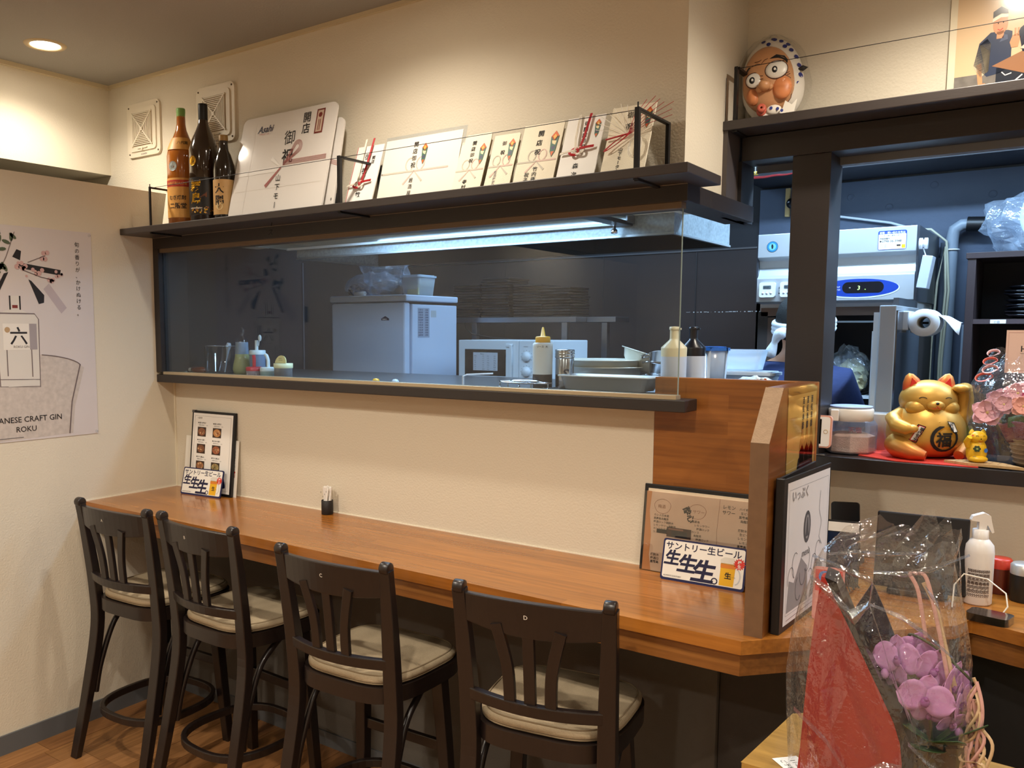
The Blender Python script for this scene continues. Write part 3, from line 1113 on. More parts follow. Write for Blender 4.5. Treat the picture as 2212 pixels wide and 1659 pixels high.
for k in range(26):
    c = random.choice([(.0, .575), (.05, .56), (.08, .61), (.10, .535), (.12, .55), (.03, .55)])
    p.disc(c[0] + random.uniform(-.02, .02), c[1] + random.uniform(-.012, .012), .004 + random.random() * .005, pk, n=7)
for k in range(16):
    u, v = random.choice([(-.08, .57), (-.09, .6), (-.06, .64), (-.1, .55), (-.05, .66)])
    p.disc(u + random.uniform(-.03, .03), v + random.uniform(-.02, .02), .014, lf, ry=.006, n=9, a=random.random() * 3)
p.text('旬の香りが、かけぬける。', .195, .665, .018, inkb, vert=True, step=.0213)
fnx = R(0)
p.text('LUXURY JAPANESE CRAFT GIN', -.245, .062, .0262, inkb, off=.008)
p.text('ROKU', -.045, .03, .0255, inkb, off=.005)
p.line([(-.25, .012), (-.02, .012)], .002, inkgrey)
p.done('print', t)
for u, v in ((.243, .69), (.243, .008)):
    obj('push_pin', MB().lathe([(0, .008), (.003, .007), (.003, .003), (.005, .001), (.005, 0)], c=(.0022, u, v), seg=10, ax='x'), clear, t)

# ------------------------------------------------------------------ kitchen shell behind the hatch
struct('wall_kitchen_left', MB().box(-.06, -.02, .06, .71, 0, 2.36).box(-.55, -.51, .06, 1.8, 0, 2.36), kwall)
struct('trim_4', MB().box(-.022, -.016, .705, .712, .9, 1.70), mat('steel_corner_trim', '7e8188', .3, metal=.8))
struct('wall_kitchen_back', MB().box(-.55, 4.6, 1.75, 1.85, 0, 2.36), kwall)
bk = struct('wall_kitchen_concrete', MB().box(1.667, 4.6, 1.735, 1.75, 0, 1.99), conc)
for x, z in ((2.02, 1.93), (2.16, 1.88), (2.31, 1.95), (2.42, 1.80), (2.5, 1.9), (2.62, 1.84), (2.25, 1.8)):
    obj('tie_hole', MB().lathe([(0, -.0008), (.009, -.001), (.012, -.003), (.014, 0)], c=(x, 1.735, z), seg=14, ax='y'), conc, bk)
struct('wall_kitchen_duct', MB().box(1.667, 4.6, 1.45, 1.75, 2.0, 2.36), mat('dark_duct_paint', '24242a', .6))
kp = struct('wall_kitchen_steel', MB().box(-.5, 1.80, 1.735, 1.745, 0, 1.755), kpanel)
for x in (.40, .95, 1.40):
    obj('joint_strip', MB().box(x - .002, x + .002, 1.732, 1.735, .9, 1.755), mat('joint_dark', '35302f', .5), kp)
obj('edge_strip', MB().box(-.5, 1.80, 1.731, 1.735, 1.75, 1.757), steelr, kp)
m = MB()
random.seed(2)
for k in range(26):
    x = 1.36 + k * .016
    m.box(x, x + .014 * random.random(), 1.7335, 1.7345, 1.482 + random.uniform(-.001, .001), 1.484 + random.uniform(0, .002))
obj('scratched_tape', m, mat('pale_residue', 'd8d6d2', .8), kp)
struct('floor_kitchen', MB().box(-.55, 4.6, .06, 1.85, -.004, 0), mat('kitchen_floor_tile', '3a3836', .6))
kc = thing('kitchen_counter', 'stainless steel pass counter just behind the glass of the hatch', 'counter', (1.05, .3, 1.0))
obj('worktop', MB().box(-1.05, .93, -.24, .27, .215, .235), mat('dark_steel_worktop', '75777a', .3, metal=.7), kc, bevel=.003)
obj('leg_frame', MB().box(-1.02, .9, -.2, .25, -1.0, .215), mat('steel_front', '55565a', .4, metal=.6), kc)
bc = thing('back_counter', 'low steel back counter carrying the microwave and the freezer', 'counter', (.55, 1.2, 0))
obj('worktop', MB().box(-1.05, 1.05, -.33, .4, 1.14, 1.17), mat('steel_worktop', '8d9096', .3, metal=.9), bc, bevel=.003)
obj('cupboard', MB().box(-1.04, 1.04, -.28, .4, .0, 1.14), mat('steel_front', '55565a', .4, metal=.6), bc)

# extractor hood and light trough
galv = mat('galvanised_steel', '97a3a9', .45, metal=.3, var=.5, vscale=110)
hd = thing('extractor_hood', 'galvanised open-bottomed extractor hood hanging behind the hatch', 'hood', (1.06, .6, 1.68))
obj('front_panel', MB().box(-.77, .77, -.225, -.221, .0, .55), galv, hd)
obj('side_panel', MB().box(.766, .77, -.221, .262, .0, .55), galv, hd)
obj('side_panel', MB().box(-.77, -.766, -.221, .262, .0, .55), galv, hd)
obj('back_panel', MB().box(-.766, .766, .262, .266, .0, .55), mat('dark_hood_inside', '20242a', .6), hd)  # hood inside gets one even darker tone than its outer panels
obj('inner_lining', MB().box(-.765, .765, -.2208, -.2195, .0, .55).box(.7645, .7658, -.22, .262, .0, .55), mat('dark_hood_inside', '20242a', .6), hd)
obj('filter_plate', MB().box(-.764, .764, -.219, .261, .10, .105), mat('dark_hood_inside', '20242a', .6), hd)
obj('bottom_rim', MB().box(-.772, .772, -.229, -.215, -.002, .004).box(.763, .773, -.22, .266, -.002, .004).box(-.773, -.763, -.22, .266, -.002, .004), mat('rim_bright', 'b9c2c6', .3, metal=.8), hd)
tr = thing('light_trough', 'polished steel light trough with a lit fluorescent tube under the hood front', 'light fixture', (.96, .22, 1.715))
pol = mat('polished_reflector', 'c9d3d8', .16, metal=.9)
obj('trough', MB().box(-.70, .74, .138, .142, .0, .075).box(-.70, -.696, -.12, .14, .0, .075).box(-.70, .74, -.13, .14, .075, .078), pol, tr)
obj('trough_lip', MB().box(-.70, .74, .128, .140, -.002, .006), mat('lip_white', 'd5dde0', .4), tr)
obj('lit_tube', MB().lathe([(0, -.32), (.013, -.32), (.013, .62), (0, .62)], c=(0, .03, .045), seg=14, ax='x'), mat('fluorescent_tube', 'a8d8ff', .4, emis=4), tr)
obj('lit_diffuser', MB().box(-.05, .66, .06, .135, .028, .031), mat('fluorescent_cover', '8fd0ff', .4, emis=.9), tr)
obj('tube_socket', MB().box(-.36, -.325, .0, .06, .02, .07), mat('socket_white', 'd5dde0', .4), tr)
obj('end_bracket', MB().box(.70, .745, -.13, .15, -.006, .006), mat('dark_bracket', '3b4048', .4, metal=.5), tr, bevel=.001)
obj('bracket_tab', MB().box(.745, .75, .10, .15, .0, .03), steelr, tr)
obj('wing_bolt', MB().lathe([(0, -.030), (.010, -.028), (.010, -.018), (.005, -.014), (.005, 0)], c=(.70, .12, 0), seg=10), chrome, tr)

# freezer, front at y=.85
fz = thing('freezer', 'pale grey-white upright freezer with dark brand badge behind the hatch', 'freezer', (.235, 1.1, 1.17))
fzm = mat('freezer_enamel', 'c3cfe2', .35)
obj('body', MB().box(-.215, .22, -.20, .13, .0, .345), fzm, fz, bevel=.004)
obj('door', MB().box(-.22, .212, -.245, -.206, .004, .352), fzm, fz, bevel=.008)
obj('lid', MB().box(-.226, .224, -.25, .135, .358, .385), fzm, fz, bevel=.005)
p = Print(front(0, -.2452))
p.poly([(.08, .275), (.125, .275), (.125, .283), (.103, .294), (.08, .283)], navy)
p.layer().text('TEMPLE', .084, .277, .008, white, off=.02)
p.done('badge', fz)
p = Print(right(.2202))
p.rect(-.165, .20, -.08, .33, mat('grey_notice', '98a2b4', .6)).rect(-.07, .29, -.03, .32, mat('grey_sticker', 'b2b6ba', .6)).layer()
random.seed(4)
for k in range(11):
    p.text(random.choice(['冷凍注意', '使用方法', '温度管理', '取扱説明']), -.16, .318 - k * .011, .0085, navy, off=.01)
    p.text('注意事', -.115, .318 - k * .011, .0085, navy, off=.01)
p.done('notice', fz, label='grey notice printed in dark blue')
random.seed(9)


def crumple(name, parent, rx, ry, rz, c, m, seed, seg=26, rings=16, amp=.16, label=None, flat=.0):
    rnd = random.Random(seed)
    ph = [(rnd.uniform(0, 6), rnd.uniform(2, 7), rnd.uniform(2, 9)) for _ in range(7)]

    def fn(q):
        d = 0
        for a, b, e in ph:
            d += math.sin(b * q.x * 2 + a) * math.cos(e * q.z + a * 2) * math.sin(e * q.y + a)
        d = abs(d) ** .8 * (1 if d > 0 else -1)
        q = q * (1 + amp * d * .6 + rnd.uniform(-.03, .03))
        if flat and q.z < -flat:
            q.z = -flat
        return q
    mb = MB().ell(c, rx, ry, rz, seg, rings, fn=fn)
    mb.s = [False] * len(mb.f)
    return obj(name, mb, m, parent, label=label)


bagm = film('kitchen_bag', (.85, .9, .95), .10, .9, .10, haze=.16, hazecol=(.6, .68, .78), bump=.8, bscale=60)
zf = 1.17 + .385
t = thing('plastic_bag_bundle', 'crumpled clear bag of packaging piled on top of the freezer', 'bag', (.20, 1.0, zf))
crumple('bag', t, .15, .10, .06, (-.05, 0, .052), bagm, 3, flat=.8)
crumple('bag_top', t, .12, .09, .095, (.03, -.01, .115), bagm, 5, amp=.25)
obj('roll_inside', MB().lathe([(0, -.07), (.034, -.07), (.034, .07), (0, .07)], c=(.03, 0, .036), seg=18, ax='x'), mat('grey_film_roll', '6d6a62', .4), t)
obj('small_roll', MB().lathe([(.005, -.03), (.010, -.03), (.010, .03), (.005, .03), (.005, -.03)], c=(-.04, -.11, .011), seg=14, ax='x'), mat('white_core', 'bfc3c2', .6), t)
crumple('dark_packet', t, .05, .05, .03, (-.13, -.02, .03), mat('dark_packet', '23252b', .3), 8, flat=.7)


def tub(name, label, loc, w_, d_, h_, mbody, mlid, cat='container', rot=0, r=.012, ribs=True, group=None):
    t = thing(name, label, cat, loc, (0, 0, rot), group)
    pts = rrect(w_ * .84, d_ * .84, r, 4)
    pt2 = rrect(w_, d_, r * 1.3, 4)
    vs = [(x, y, 0) for x, y in pts] + [(x, y, h_) for x, y in pt2] + [(x * .97, y * .97, h_) for x, y in pt2] + [(x * .96, y * .96, .003) for x, y in pts]
    n = len(pts)
    fs = [tuple(range(n))[::-1], tuple(range(3 * n, 4 * n))]
    for j in range(3):
        fs += [(j * n + i, j * n + (i + 1) % n, (j + 1) * n + (i + 1) % n, (j + 1) * n + i) for i in range(n)]
    obj('body', MB().add(vs, fs, 0, True), mbody, t)
    if mlid:
        m = MB().prism(rrect(w_ + .008, d_ + .008, r * 1.4, 4), 'z', h_ - .004, h_ + .004)
        m.prism(rrect(w_ - .01, d_ - .01, r, 4), 'z', h_ + .004, h_ + .007)
        obj('lid', m, mlid, t, bevel=.001)
    else:
        m = MB().sweep([(x, y, h_) for x, y in rrect(w_ + .004, d_ + .004, r * 1.3, 4)], [(-.003, -.002), (.003, -.002), (.003, .002), (-.003, .002)], closed=True, up=(0, 0, 1), sm=False)
        obj('rim', m, mbody, t)
    return t


t = tub('storage_tub', 'clear tub with pale blue lid and yellowish contents at right on the freezer', (.385, 1.03, zf), .11, .13, .085, milky, mat('pale_blue_lid', 'b4c6d6', .4))
obj('contents', MB().box(-.02, .045, -.058, .05, .003, .068), mat('cream_contents', 'c7c6a0', .6), t, bevel=.004)

# rack with dark trays
rk = thing('steel_rack', 'stainless steel rack shelf on posts above the microwave', 'rack', (.72, 1.45, 1.17))
obj('shelf_plate', MB().box(-.42, .30, -.12, .12, .268, .292), steelr, rk, bevel=.002)
obj('shelf_plate', MB().box(.302, .44, -.02, .12, .268, .292), steelr, rk, bevel=.002, label='shorter rear shelf plate')
for x, y in ((-.40, -.10), (-.24, -.1), (.24, -.10), (.36, .05)):
    obj('post', MB().box(x - .014, x + .014, y - .014, y + .014, 0, .268), steelr, rk, bevel=.002)
obj('power_cable', MB().tube([(-.30, -.105, .268), (-.29, -.11, .24), (-.25, -.118, .215), (-.15, -.12, .20), (.1, -.12, .18), (.3, -.115, .165), (.34, -.11, .10), (.34, -.11, 0)], .003, 6), blackm, rk)
traym = mat('dark_tray_plastic', '1c1716', .5, var=.2, vscale=20)
random.seed(21)
for c, (x, n) in enumerate(((.42, 13), (.58, 15), (.755, 12), (.90, 11))):
    for k in range(n):
        tag(obj('serving_tray', MB().box(-.075, .075, -.09, .09, 0, .0085), traym, None, bevel=.002, loc=(x + random.uniform(-.004, .004), 1.45 + random.uniform(-.004, .004), 1.462 + k * .0125), rot=(0, 0, random.uniform(-.03, .03))),
            '%s dark serving tray of the %s stack on the rack' % (tier(k, n), ['leftmost', 'second', 'third', 'rightmost'][c]), 'tray', 'dark serving trays stacked on the steel rack')

# microwave
mw = thing('microwave', 'white microwave oven with two dials and a menu card taped on its window', 'microwave', (.905, .99, 1.17))
mwm = mat('microwave_white', 'd3dadf', .35)
obj('body', MB().box(-.205, .235, -.075, .22, .008, .192), mwm, mw, bevel=.004)
obj('door', MB().box(-.205, .088, -.09, -.076, .008, .192), mwm, mw, bevel=.003)
obj('control_panel', MB().box(.089, .165, -.09, -.076, .008, .192), mwm, mw, bevel=.003)
obj('door_window', MB().box(-.172, .028, -.0915, -.088, .048, .155), mat('microwave_window', '15181c', .12), mw)
obj('door_handle', MB().box(.05, .062, -.102, -.09, .04, .175).box(.03, .062, -.096, -.09, .165, .178), mwm, mw, bevel=.002)
for z in (.128, .068):
    obj('dial', MB().lathe([(0, -.104), (.017, -.103), (.019, -.098), (.019, -.09)], c=(.125, 0, z), seg=24, ax='y'), mwm, mw)
for x in (-.18, .2):
    for y in (-.05, .18):
        obj('foot', MB().lathe([(.01, 0), (.01, .009)], c=(x, y, 0), seg=10), blackm, mw)
p = Print(front(0, -.0917))
p.rect(-.13, .068, -.01, .142, mat('card_grey', 'bcc0c8', .6)).layer()
p.text('Menu', -.095, .133, .008, ink)
for k in range(7):
    for u in (-.125, -.085, -.062, -.03):
        p.text(random.choice(['300g', '2分', '野菜', '500', '1杯']), u, .125 - k * .009, .006, inkgrey)
p.done('menu_card', mw)
p = Print(front(0, -.0905))
for z in (.128, .068):
    for k in range(9):
        a = R(-30 + k * 30)
        p.disc(.125 + .025 * math.cos(a), z + .025 * math.sin(a), .0013, ink, n=6)
p.text('1000W', .11, .165, .007, inkgrey)
p.done('dial_marks', mw)

# squeezable bottle, pepper can, trivet, trays and bowls on the pass counter
ZK = 1.235
t = thing('squeeze_bottle', 'tall white squeeze bottle with a yellow nozzle and dark sauce below', 'bottle', (1.56, .10, ZK))
obj('sauce_part', MB().lathe([(0, 0), (.026, 0), (.028, .004), (.028, .042)], seg=24), mat('dark_sauce_plastic', '3a3330', .25), t)
obj('white_part', MB().lathe([(.028, .042), (.0285, .12), (.0285, .128), (.024, .132)], seg=24), mat('squeeze_white', 'dde3e2', .45), t)
obj('nozzle_cap', MB().lathe([(.0205, .130), (.0212, .132), (.0212, .146), (.019, .149), (.007, .150), (.0025, .175), (0, .176)], seg=24), mat('yellow_cap', 'e9b21e', .4), t)
p = Print(cyl(.0286, 0, R(-60)))
p.text('ソース 大', -.018, .118, .007, ink, off=.03)
p.done('lettering', t)
t = thing('seasoning_can', 'steel shaker can marked with a dark letter S behind the trivet', 'can', (1.612, .135, ZK))
obj('can_body', MB().lathe([(0, 0), (.026, 0), (.0265, .003), (.0265, .085), (.025, .088)], seg=28), steel, t)
obj('ribbed_lid', MB().lathe([(.026, .088), (.028, .09), (.028, .094), (.0265, .096), (.028, .098), (.028, .102), (.0265, .104), (.028, .106), (.027, .112), (0, .113)], seg=28), steel, t)
p = Print(cyl(.0268, 0, R(-62)))
p.text('S', -.004, .03, .04, mat('dark_blue_ink', '262b3c', .5), off=.03)
p.done('lettering', t)
t = thing('wire_trivet', 'round chrome wire trivet on small ball feet on the hatch ledge', 'trivet', (1.535, .045, ZK))
m = MB()
for r_ in (.082, .045):
    m.tube([(r_ * math.cos(a), r_ * .5 * math.sin(a), .02 + (.0 if r_ > .05 else .004)) for a in [2 * PI * i / 24 for i in range(24)]], .0022, 6, closed=True)
for a in range(0, 360, 60):
    m.tube([(.02 * math.cos(R(a)), .01 * math.sin(R(a)), .024), (.082 * math.cos(R(a)), .041 * math.sin(R(a)), .02)], .002, 6)
obj('ring_wires', m, chrome, t)
for a in (200, 245, 300, 350, 60, 120):
    x, y = .08 * math.cos(R(a)), .04 * math.sin(R(a))
    obj('foot', MB().tube([(x, y, .02), (x, y, .006)], .002, 6).ell((x, y, .004), .004, .004, .004, 8, 6), chrome, t)


def pan(name, label, loc, w_, d_, h_, m_, rot=(0, 0, 0), flare=.88, cat='tray'):
    t = thing(name, label, cat, loc, rot)
    a, b = rrect(w_ * flare, d_ * flare, .014, 4), rrect(w_, d_, .018, 4)
    n = len(a)
    lip = [(x * (1 + .012 / w_), y * (1 + .012 / d_)) for x, y in b]
    vs = [(x, y, 0) for x, y in a] + [(x, y, h_) for x, y in b] + [(x, y, h_) for x, y in lip] + [(x, y, h_ - .004) for x, y in lip]
    fs = [tuple(range(n))]
    for j in range(3):
        fs += [(j * n + i, j * n + (i + 1) % n, (j + 1) * n + (i + 1) % n, (j + 1) * n + i) for i in range(n)]
    obj('pan', MB().add(vs, fs, 0, True), m_, t, solid=.001)
    return t


pan('flat_tray', 'flat steel tray lid lying under the deep baking tray', (1.765, .10, ZK), .33, .12, .006, steelr, flare=.95)
pan('deep_tray', 'deep grey steel tray standing in front of the mixing bowls', (1.765, .105, ZK + .0065), .26, .10, .038, mat('tray_steel', 'cccecb', .38, metal=.15))


def bowl(label, loc, r_, h_, m_, rot=(0, 0, 0)):
    t = thing('mixing_bowl', label, 'bowl', loc, rot, 'steel bowls stacked on the pass counter')
    pr = [(0, 0), (r_ * .55, 0), (r_ * .72, h_ * .15), (r_ * .88, h_ * .55), (r_ * .95, h_), (r_ * 1.03, h_ + .001), (r_ * 1.03, h_ - .002)]
    obj('bowl_shell', MB().lathe(pr, seg=40), m_, t, solid=.001)
    return t


bst = mat('bowl_steel', 'cbc8ba', .36, metal=.2)
bowl('shallow steel bowl lowest in the stack behind the deep tray', (1.655, .31, ZK), .112, .06, bst)
bowl('steel bowl with rolled rim nested on top of the stack', (1.645, .31, ZK + .018), .118, .062, bst)
bowl('steel bowl leaning tilted behind the bowl stack', (1.76, .40, ZK + .035), .105, .055, bst, (R(-8), R(16), 0))
for k, (z, r_) in enumerate(((0, .05), (.034, .048), (.062, .046))):
    t = thing('sauce_pot', ['small steel pot at the bottom of the pot stack', 'small steel pot with wire handle in the middle of the stack', 'small steel pot tilted at the top of the stack'][k], 'pot', (1.875, .24, ZK + z), (R([0, 5, -6][k]), R([0, 4, -7][k]), 0), 'small steel pots')
    obj('pot_shell', MB().lathe([(0, 0), (r_ * .9, 0), (r_, .006), (r_, .045), (r_ * 1.04, .046)], seg=28), steel, t, solid=.001)
    m = MB().tube([(-r_ - .002, -.02, .044), (-r_ - .022, -.012, .040), (-r_ - .026, 0, .036), (-r_ - .022, .012, .040), (-r_ - .002, .02, .044)], .0022, 6)
    obj('wire_handle', m, chrome, t)


def sauce(label, x, y, ctop, m2, group='sauce bottles'):
    t = thing('sauce_bottle', label, 'bottle', (x, y, ZK), (0, 0, 0), group)
    obj('lower_body', MB().lathe([(0, 0), (.031, 0), (.033, .004), (.033, .098)], seg=28), m2, t)
    obj('upper_body', MB().lathe([(.033, .098), (.0335, .118), (.033, .122), (.0125, .142), (.0115, .146), (.0115, .168)], seg=28), ctop, t)
    obj('spout', MB().lathe([(.013, .168), (.0135, .170), (.013, .176), (0, .177)], seg=16).box(.008, .018, -.003, .003, .168, .173), ctop, t)
    return t


sauce('large squeeze bottle with cream top behind the glass edge', 1.928, .15, mat('cream_sauce', 'dccfa8', .4), mat('milky_bottle', 'c3c9d4', .4))
sauce('large squeeze bottle with black top beside the cream one', 1.948, .235, mat('black_sauce', '16141a', .3), mat('milky_bottle', 'c3c9d4', .4))
t = tub('food_container', 'round translucent container with bright blue lid', (1.965, .34, ZK), .085, .085, .115, milky, mat('bright_blue_lid', '2a6bc4', .35), r=.041)
t = tub('food_container', 'empty clear rectangular container stacked highest at the right', (2.00, .46, ZK + .055), .15, .08, .055, milky, None, group='clear food containers')
t = tub('food_container', 'clear lidded rectangular container under the empty one', (2.02, .46, ZK), .18, .09, .045, milky, mat('clear_lid', 'c9d5de', .3), group='clear food containers')
t = tub('food_container', 'low clear container lid tray in front of the stack', (2.035, .25, ZK), .09, .07, .022, milky, mat('clear_lid', 'c9d5de', .3), group='clear food containers')
struct('trim_5', MB().box(1.98, 2.145, .06, .62, 1.20, 1.235), mat('steel_worktop', '8d9096', .3, metal=.9))
t = thing('snack_packet', 'crumpled blue white and orange food packet beside the containers', 'packet', (2.085, .33, 1.236))
crumple('packet', t, .05, .03, .022, (0, 0, .02), mat('packet_pale', 'c9dbe4', .25, var=.35, vscale=30), 31, flat=.8)
p = Print(lambda u, v, h: (u, -.026 - h, v + .01))
random.seed(6)
for k in range(16):
    p.disc(random.uniform(-.042, .042), random.uniform(.002, .026), .005, random.choice([orangep, mat('packet_blue', '2d6cb0', .4), mat('packet_green', '4d8a50', .4), white]), n=7)
p.done('packet_print', t)

# left group on the ledge
t = thing('glass_jar', 'straight clear glass jar holding a white-handled brush', 'jar', (.13, .12, ZK))
obj('glass', MB().lathe([(0, .004), (.058, .004), (.06, .008), (.06, .104), (.062, .106)], seg=32), clearg, t, solid=.002)
obj('rim', MB().tube([(.061 * math.cos(2 * PI * i / 28), .061 * math.sin(2 * PI * i / 28), .106) for i in range(28)], .0013, 6, closed=True), mat('bright_rim', 'b9bfc4', .1, metal=.8), t)
t = thing('brush', 'white-handled brush leaning in the glass jar', 'brush', (.15, .12, ZK + .006), (0, R(14), 0))
obj('handle', MB().tube([(0, 0, .0), (0, 0, .06), (0, 0, .085), (0, 0, .104), (0, 0, .115)], [.003, .003, .006, .011, .007], 12), mat('brush_white', 'c4d2e0', .4), t)
t = thing('sauce_tube', 'small brown sauce tube lying in front of the glass jar', 'tube', (.07, .045, ZK))
obj('tube_body', MB().lathe([(0, -.035), (.012, -.035), (.014, -.02), (.014, .02), (.009, .034), (0, .036)], c=(.02, 0, .0145), seg=16, ax='x'), mat('brown_sauce', '6a3222', .15, coat=1), t)
obj('tube_cap', MB().lathe([(0, -.02), (.008, -.018), (.008, 0)], c=(-.017, 0, .0145), seg=12, ax='x'), mat('white_cap', 'dfe3e2', .4), t)
t = thing('oil_cruet', 'pear-shaped clear cruet half full of pale green oil', 'cruet', (.275, .10, ZK))
obj('oil', MB().lathe([(0, .002), (.030, .002), (.0355, .02), (.034, .035), (.028, .06), (.0255, .078), (0, .078)], seg=26), mat('pale_green_oil', 'a3aa78', .2), t)
obj('cruet_body', MB().lathe([(.0256, .078), (.024, .10), (.0235, .122)], seg=26), mat('cloudy_glass', '7f95ab', .3), t)
obj('glass_stopper', MB().lathe([(.0235, .122), (.021, .132), (.008, .145), (.006, .150), (.008, .155), (.0, .16)], seg=16).tube([(.004, 0, .148), (.012, 0, .158), (.009, 0, .170), (.0, 0, .176)], .003, 6), clearg, t)


def squeezy(label, x, y, r_, h_, cm, bm_, tip, lid=.012):
    t = thing('condiment_bottle', label, 'bottle', (x, y, ZK), group='small condiment bottles on the ledge')
    obj('bottle_body', MB().lathe([(0, 0), (r_ * .96, 0), (r_, .002), (r_, h_)], seg=22), bm_, t)
    obj('screw_cap', MB().lathe([(r_ * 1.03, h_), (r_ * 1.03, h_ + lid), (r_ * .9, h_ + lid + .002), (0, h_ + lid + .002)], seg=22), cm, t)
    obj('nozzle', MB().tube(tip, .0062, 10), cm, t)
    return t


whc2 = mat('white_blue_cap', 'd2e4ea', .4)
t = squeezy('tall blue-tinted bottle with white cap and flip spoon tip', .36, .10, .029, .078, whc2, mat('blue_tint', '6f86a3', .3), [(-.004, 0, .09), (-.004, 0, .13)], .014)
obj('flip_tip', MB().ell((.014, 0, .138), .008, .005, .012, 10, 8).tube([(.0, 0, .108), (.008, 0, .112), (.011, 0, .128)], .0018, 6), whc2, t)
redcap = mat('red_cap', 'c0303a', .35)
t = squeezy('small condiment bottle with red cap and upright red nozzle', .432, .02, .029, .023, redcap, mat('grey_pink_body', '9c94a0', .3), [(.0, 0, .035), (.0, 0, .068), (-.002, 0, .078)])
p = Print(cyl(.0292, 0, R(-60)))
p.rect(-.018, .003, .016, .016, mat('white_label', 'e4e6ea', .5)).layer().text('しょうゆ', -.014, .007, .007, inkgrey)
p.done('lettering', t)
squeezy('small condiment bottle with white cap and bent white nozzle', .492, .03, .027, .023, whc2, mat('teal_tint_body', '8faeb0', .3), [(.002, 0, .035), (.002, 0, .062), (-.006, 0, .078), (-.012, 0, .08)])
t = thing('salt_shaker', 'clear salt shaker with a pale yellow flip lid', 'shaker', (.570, .03, ZK))
obj('clear_body', MB().lathe([(0, .0), (.030, .0), (.032, .003), (.032, .036)], seg=26), mat('dull_clear', '6b6d70', .2), t)
obj('lid_band', MB().lathe([(.033, .036), (.0335, .038), (.0335, .052), (0, .053)], seg=26), mat('pale_yellow_lid', 'dfdfb4', .4), t)
m = MB().prism([(.027 * math.cos(PI * i / 12), .027 * math.sin(PI * i / 12)) for i in range(13)], 'y', -.002, .002)
o = obj('flip_flap', m, mat('yellow_flap', 'dcd59a', .4), t, loc=(0, -.012, .053), rot=(R(-12), 0, 0))
p = Print(lambda u, v, h: (u, -.0022 - h, v))
for k in range(7):
    p.disc(-.008 + (k % 4) * .005, .010 + (k // 4) * .006, .0014, ink, n=6)
o2 = p.done('pour_holes', o)
for x, mm, l_ in ((.985, 'yellow_cap', 'small yellow cap showing above the ledge in front of the freezer'), (1.065, 'brush_white', 'small white cap showing above the ledge in front of the freezer')):
    t = thing('round_stopper', l_, 'stopper', (x, .04, ZK))
    obj('cap_dome', MB().lathe([(.012, 0), (.012, .006), (.008, .012), (0, .014)], seg=16), MATS[mm], t)
t = thing('wire_handle_rack', 'white bent wire rack end beside the microwave', 'rack', (1.29, .12, ZK))
obj('bent_wire', MB().bar([(-.02, 0, 0), (-.02, 0, .026), (-.012, .006, .031), (.05, .06, .034)], .006, .004), whiteg, t)

# ------------------------------------------------------------------ refrigerator at the back right
rf = thing('refrigerator', 'pale steel commercial refrigerator with blue oval display and open door', 'refrigerator', (2.08, 1.45, 0))
rfm = mat('refrigerator_steel', 'b6bbbf', .38, metal=.35)
prof = [(-.25, 1.748), (-.25, 1.665), (-.228, 1.655), (-.222, 1.63), (-.235, 1.60), (-.25, 1.590), (-.25, 1.505), (-.20, 1.50), (-.20, 1.47), (.24, 1.47), (.24, 1.748)]
obj('head_unit', MB().prism(prof, 'x', -.255, .255), rfm, rf, bevel=.002)
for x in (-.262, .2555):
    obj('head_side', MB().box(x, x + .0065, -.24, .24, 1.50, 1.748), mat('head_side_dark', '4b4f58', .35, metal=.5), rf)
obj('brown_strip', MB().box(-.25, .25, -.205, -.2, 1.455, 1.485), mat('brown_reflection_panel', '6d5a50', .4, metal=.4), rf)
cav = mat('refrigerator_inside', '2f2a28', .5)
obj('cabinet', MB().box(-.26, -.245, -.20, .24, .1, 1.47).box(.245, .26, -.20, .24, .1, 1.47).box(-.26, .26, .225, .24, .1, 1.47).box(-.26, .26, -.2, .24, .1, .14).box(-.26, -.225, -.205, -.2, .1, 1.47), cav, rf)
obj('cabinet_edge', MB().box(-.2, -.196, -.206, -.2, .1, 1.43).box(-.2, .245, -.206, -.2, 1.43, 1.436), mat('pale_gasket', 'aab6c2', .4), rf)
obj('door_frame', MB().box(-.26, -.2, -.204, -.196, .1, 1.45), mat('brown_steel_frame', '5a4d47', .35, metal=.4), rf)
for z in (1.17, .9):
    m = MB()
    for k in range(16):
        m.box(-.24 + k * .031, -.238 + k * .031, -.19, .2, z, z + .003)
    m.box(-.245, .245, -.195, -.19, z - .006, z + .006)
    obj('wire_shelf', m, mat('white_wire', 'c4ccd2', .4), rf)
dr = obj('door', MB().box(.232, .276, -.70, -.262, .1, 1.475), mat('door_edge_steel', 'a6abb0', .4, metal=.3), rf, bevel=.003)
obj('door_gasket', MB().box(.216, .232, -.69, -.27, .13, 1.455).box(.208, .216, -.66, -.30, .16, 1.40), mat('white_gasket', 'd2dde4', .4), dr)
obj('door_outer_film', MB().box(.276, .280, -.695, -.262, .12, 1.46), mat('dark_door_skin', '5b626c', .12, metal=.7, var=.4, vscale=7, stretch=(1, 6, .4)), dr)
oval = Print(front(.0, -.2505))
blue = mat('royal_blue_print', '1c3f9c', .3)
disp = mat('display_black', '14181f', .15)
oval.disc(.085, 1.546, .128, mat('oval_rim', 'd7dde4', .3), ry=.034, n=36).layer().disc(.085, 1.548, .125, blue, ry=.031, n=36).layer()
oval.poly(rrect(.13, .038, .018, 5, .10, 1.549), disp).layer()
oval.text('3', .082, 1.541, .020, mat('display_green', '9fe07a', .4, emis=1.2), shear=.1)
oval.text('-a', .105, 1.541, .006, mat('display_green', '9fe07a', .4), ).text('→', .055, 1.546, .008, white)
oval.text('INSTANT', -.005, 1.549, .008, white, shear=.1).text('INVERTER', -.002, 1.540, .007, white, shear=.1)
oval.done('oval_display', rf)
p = Print(front(.0, -.2505))
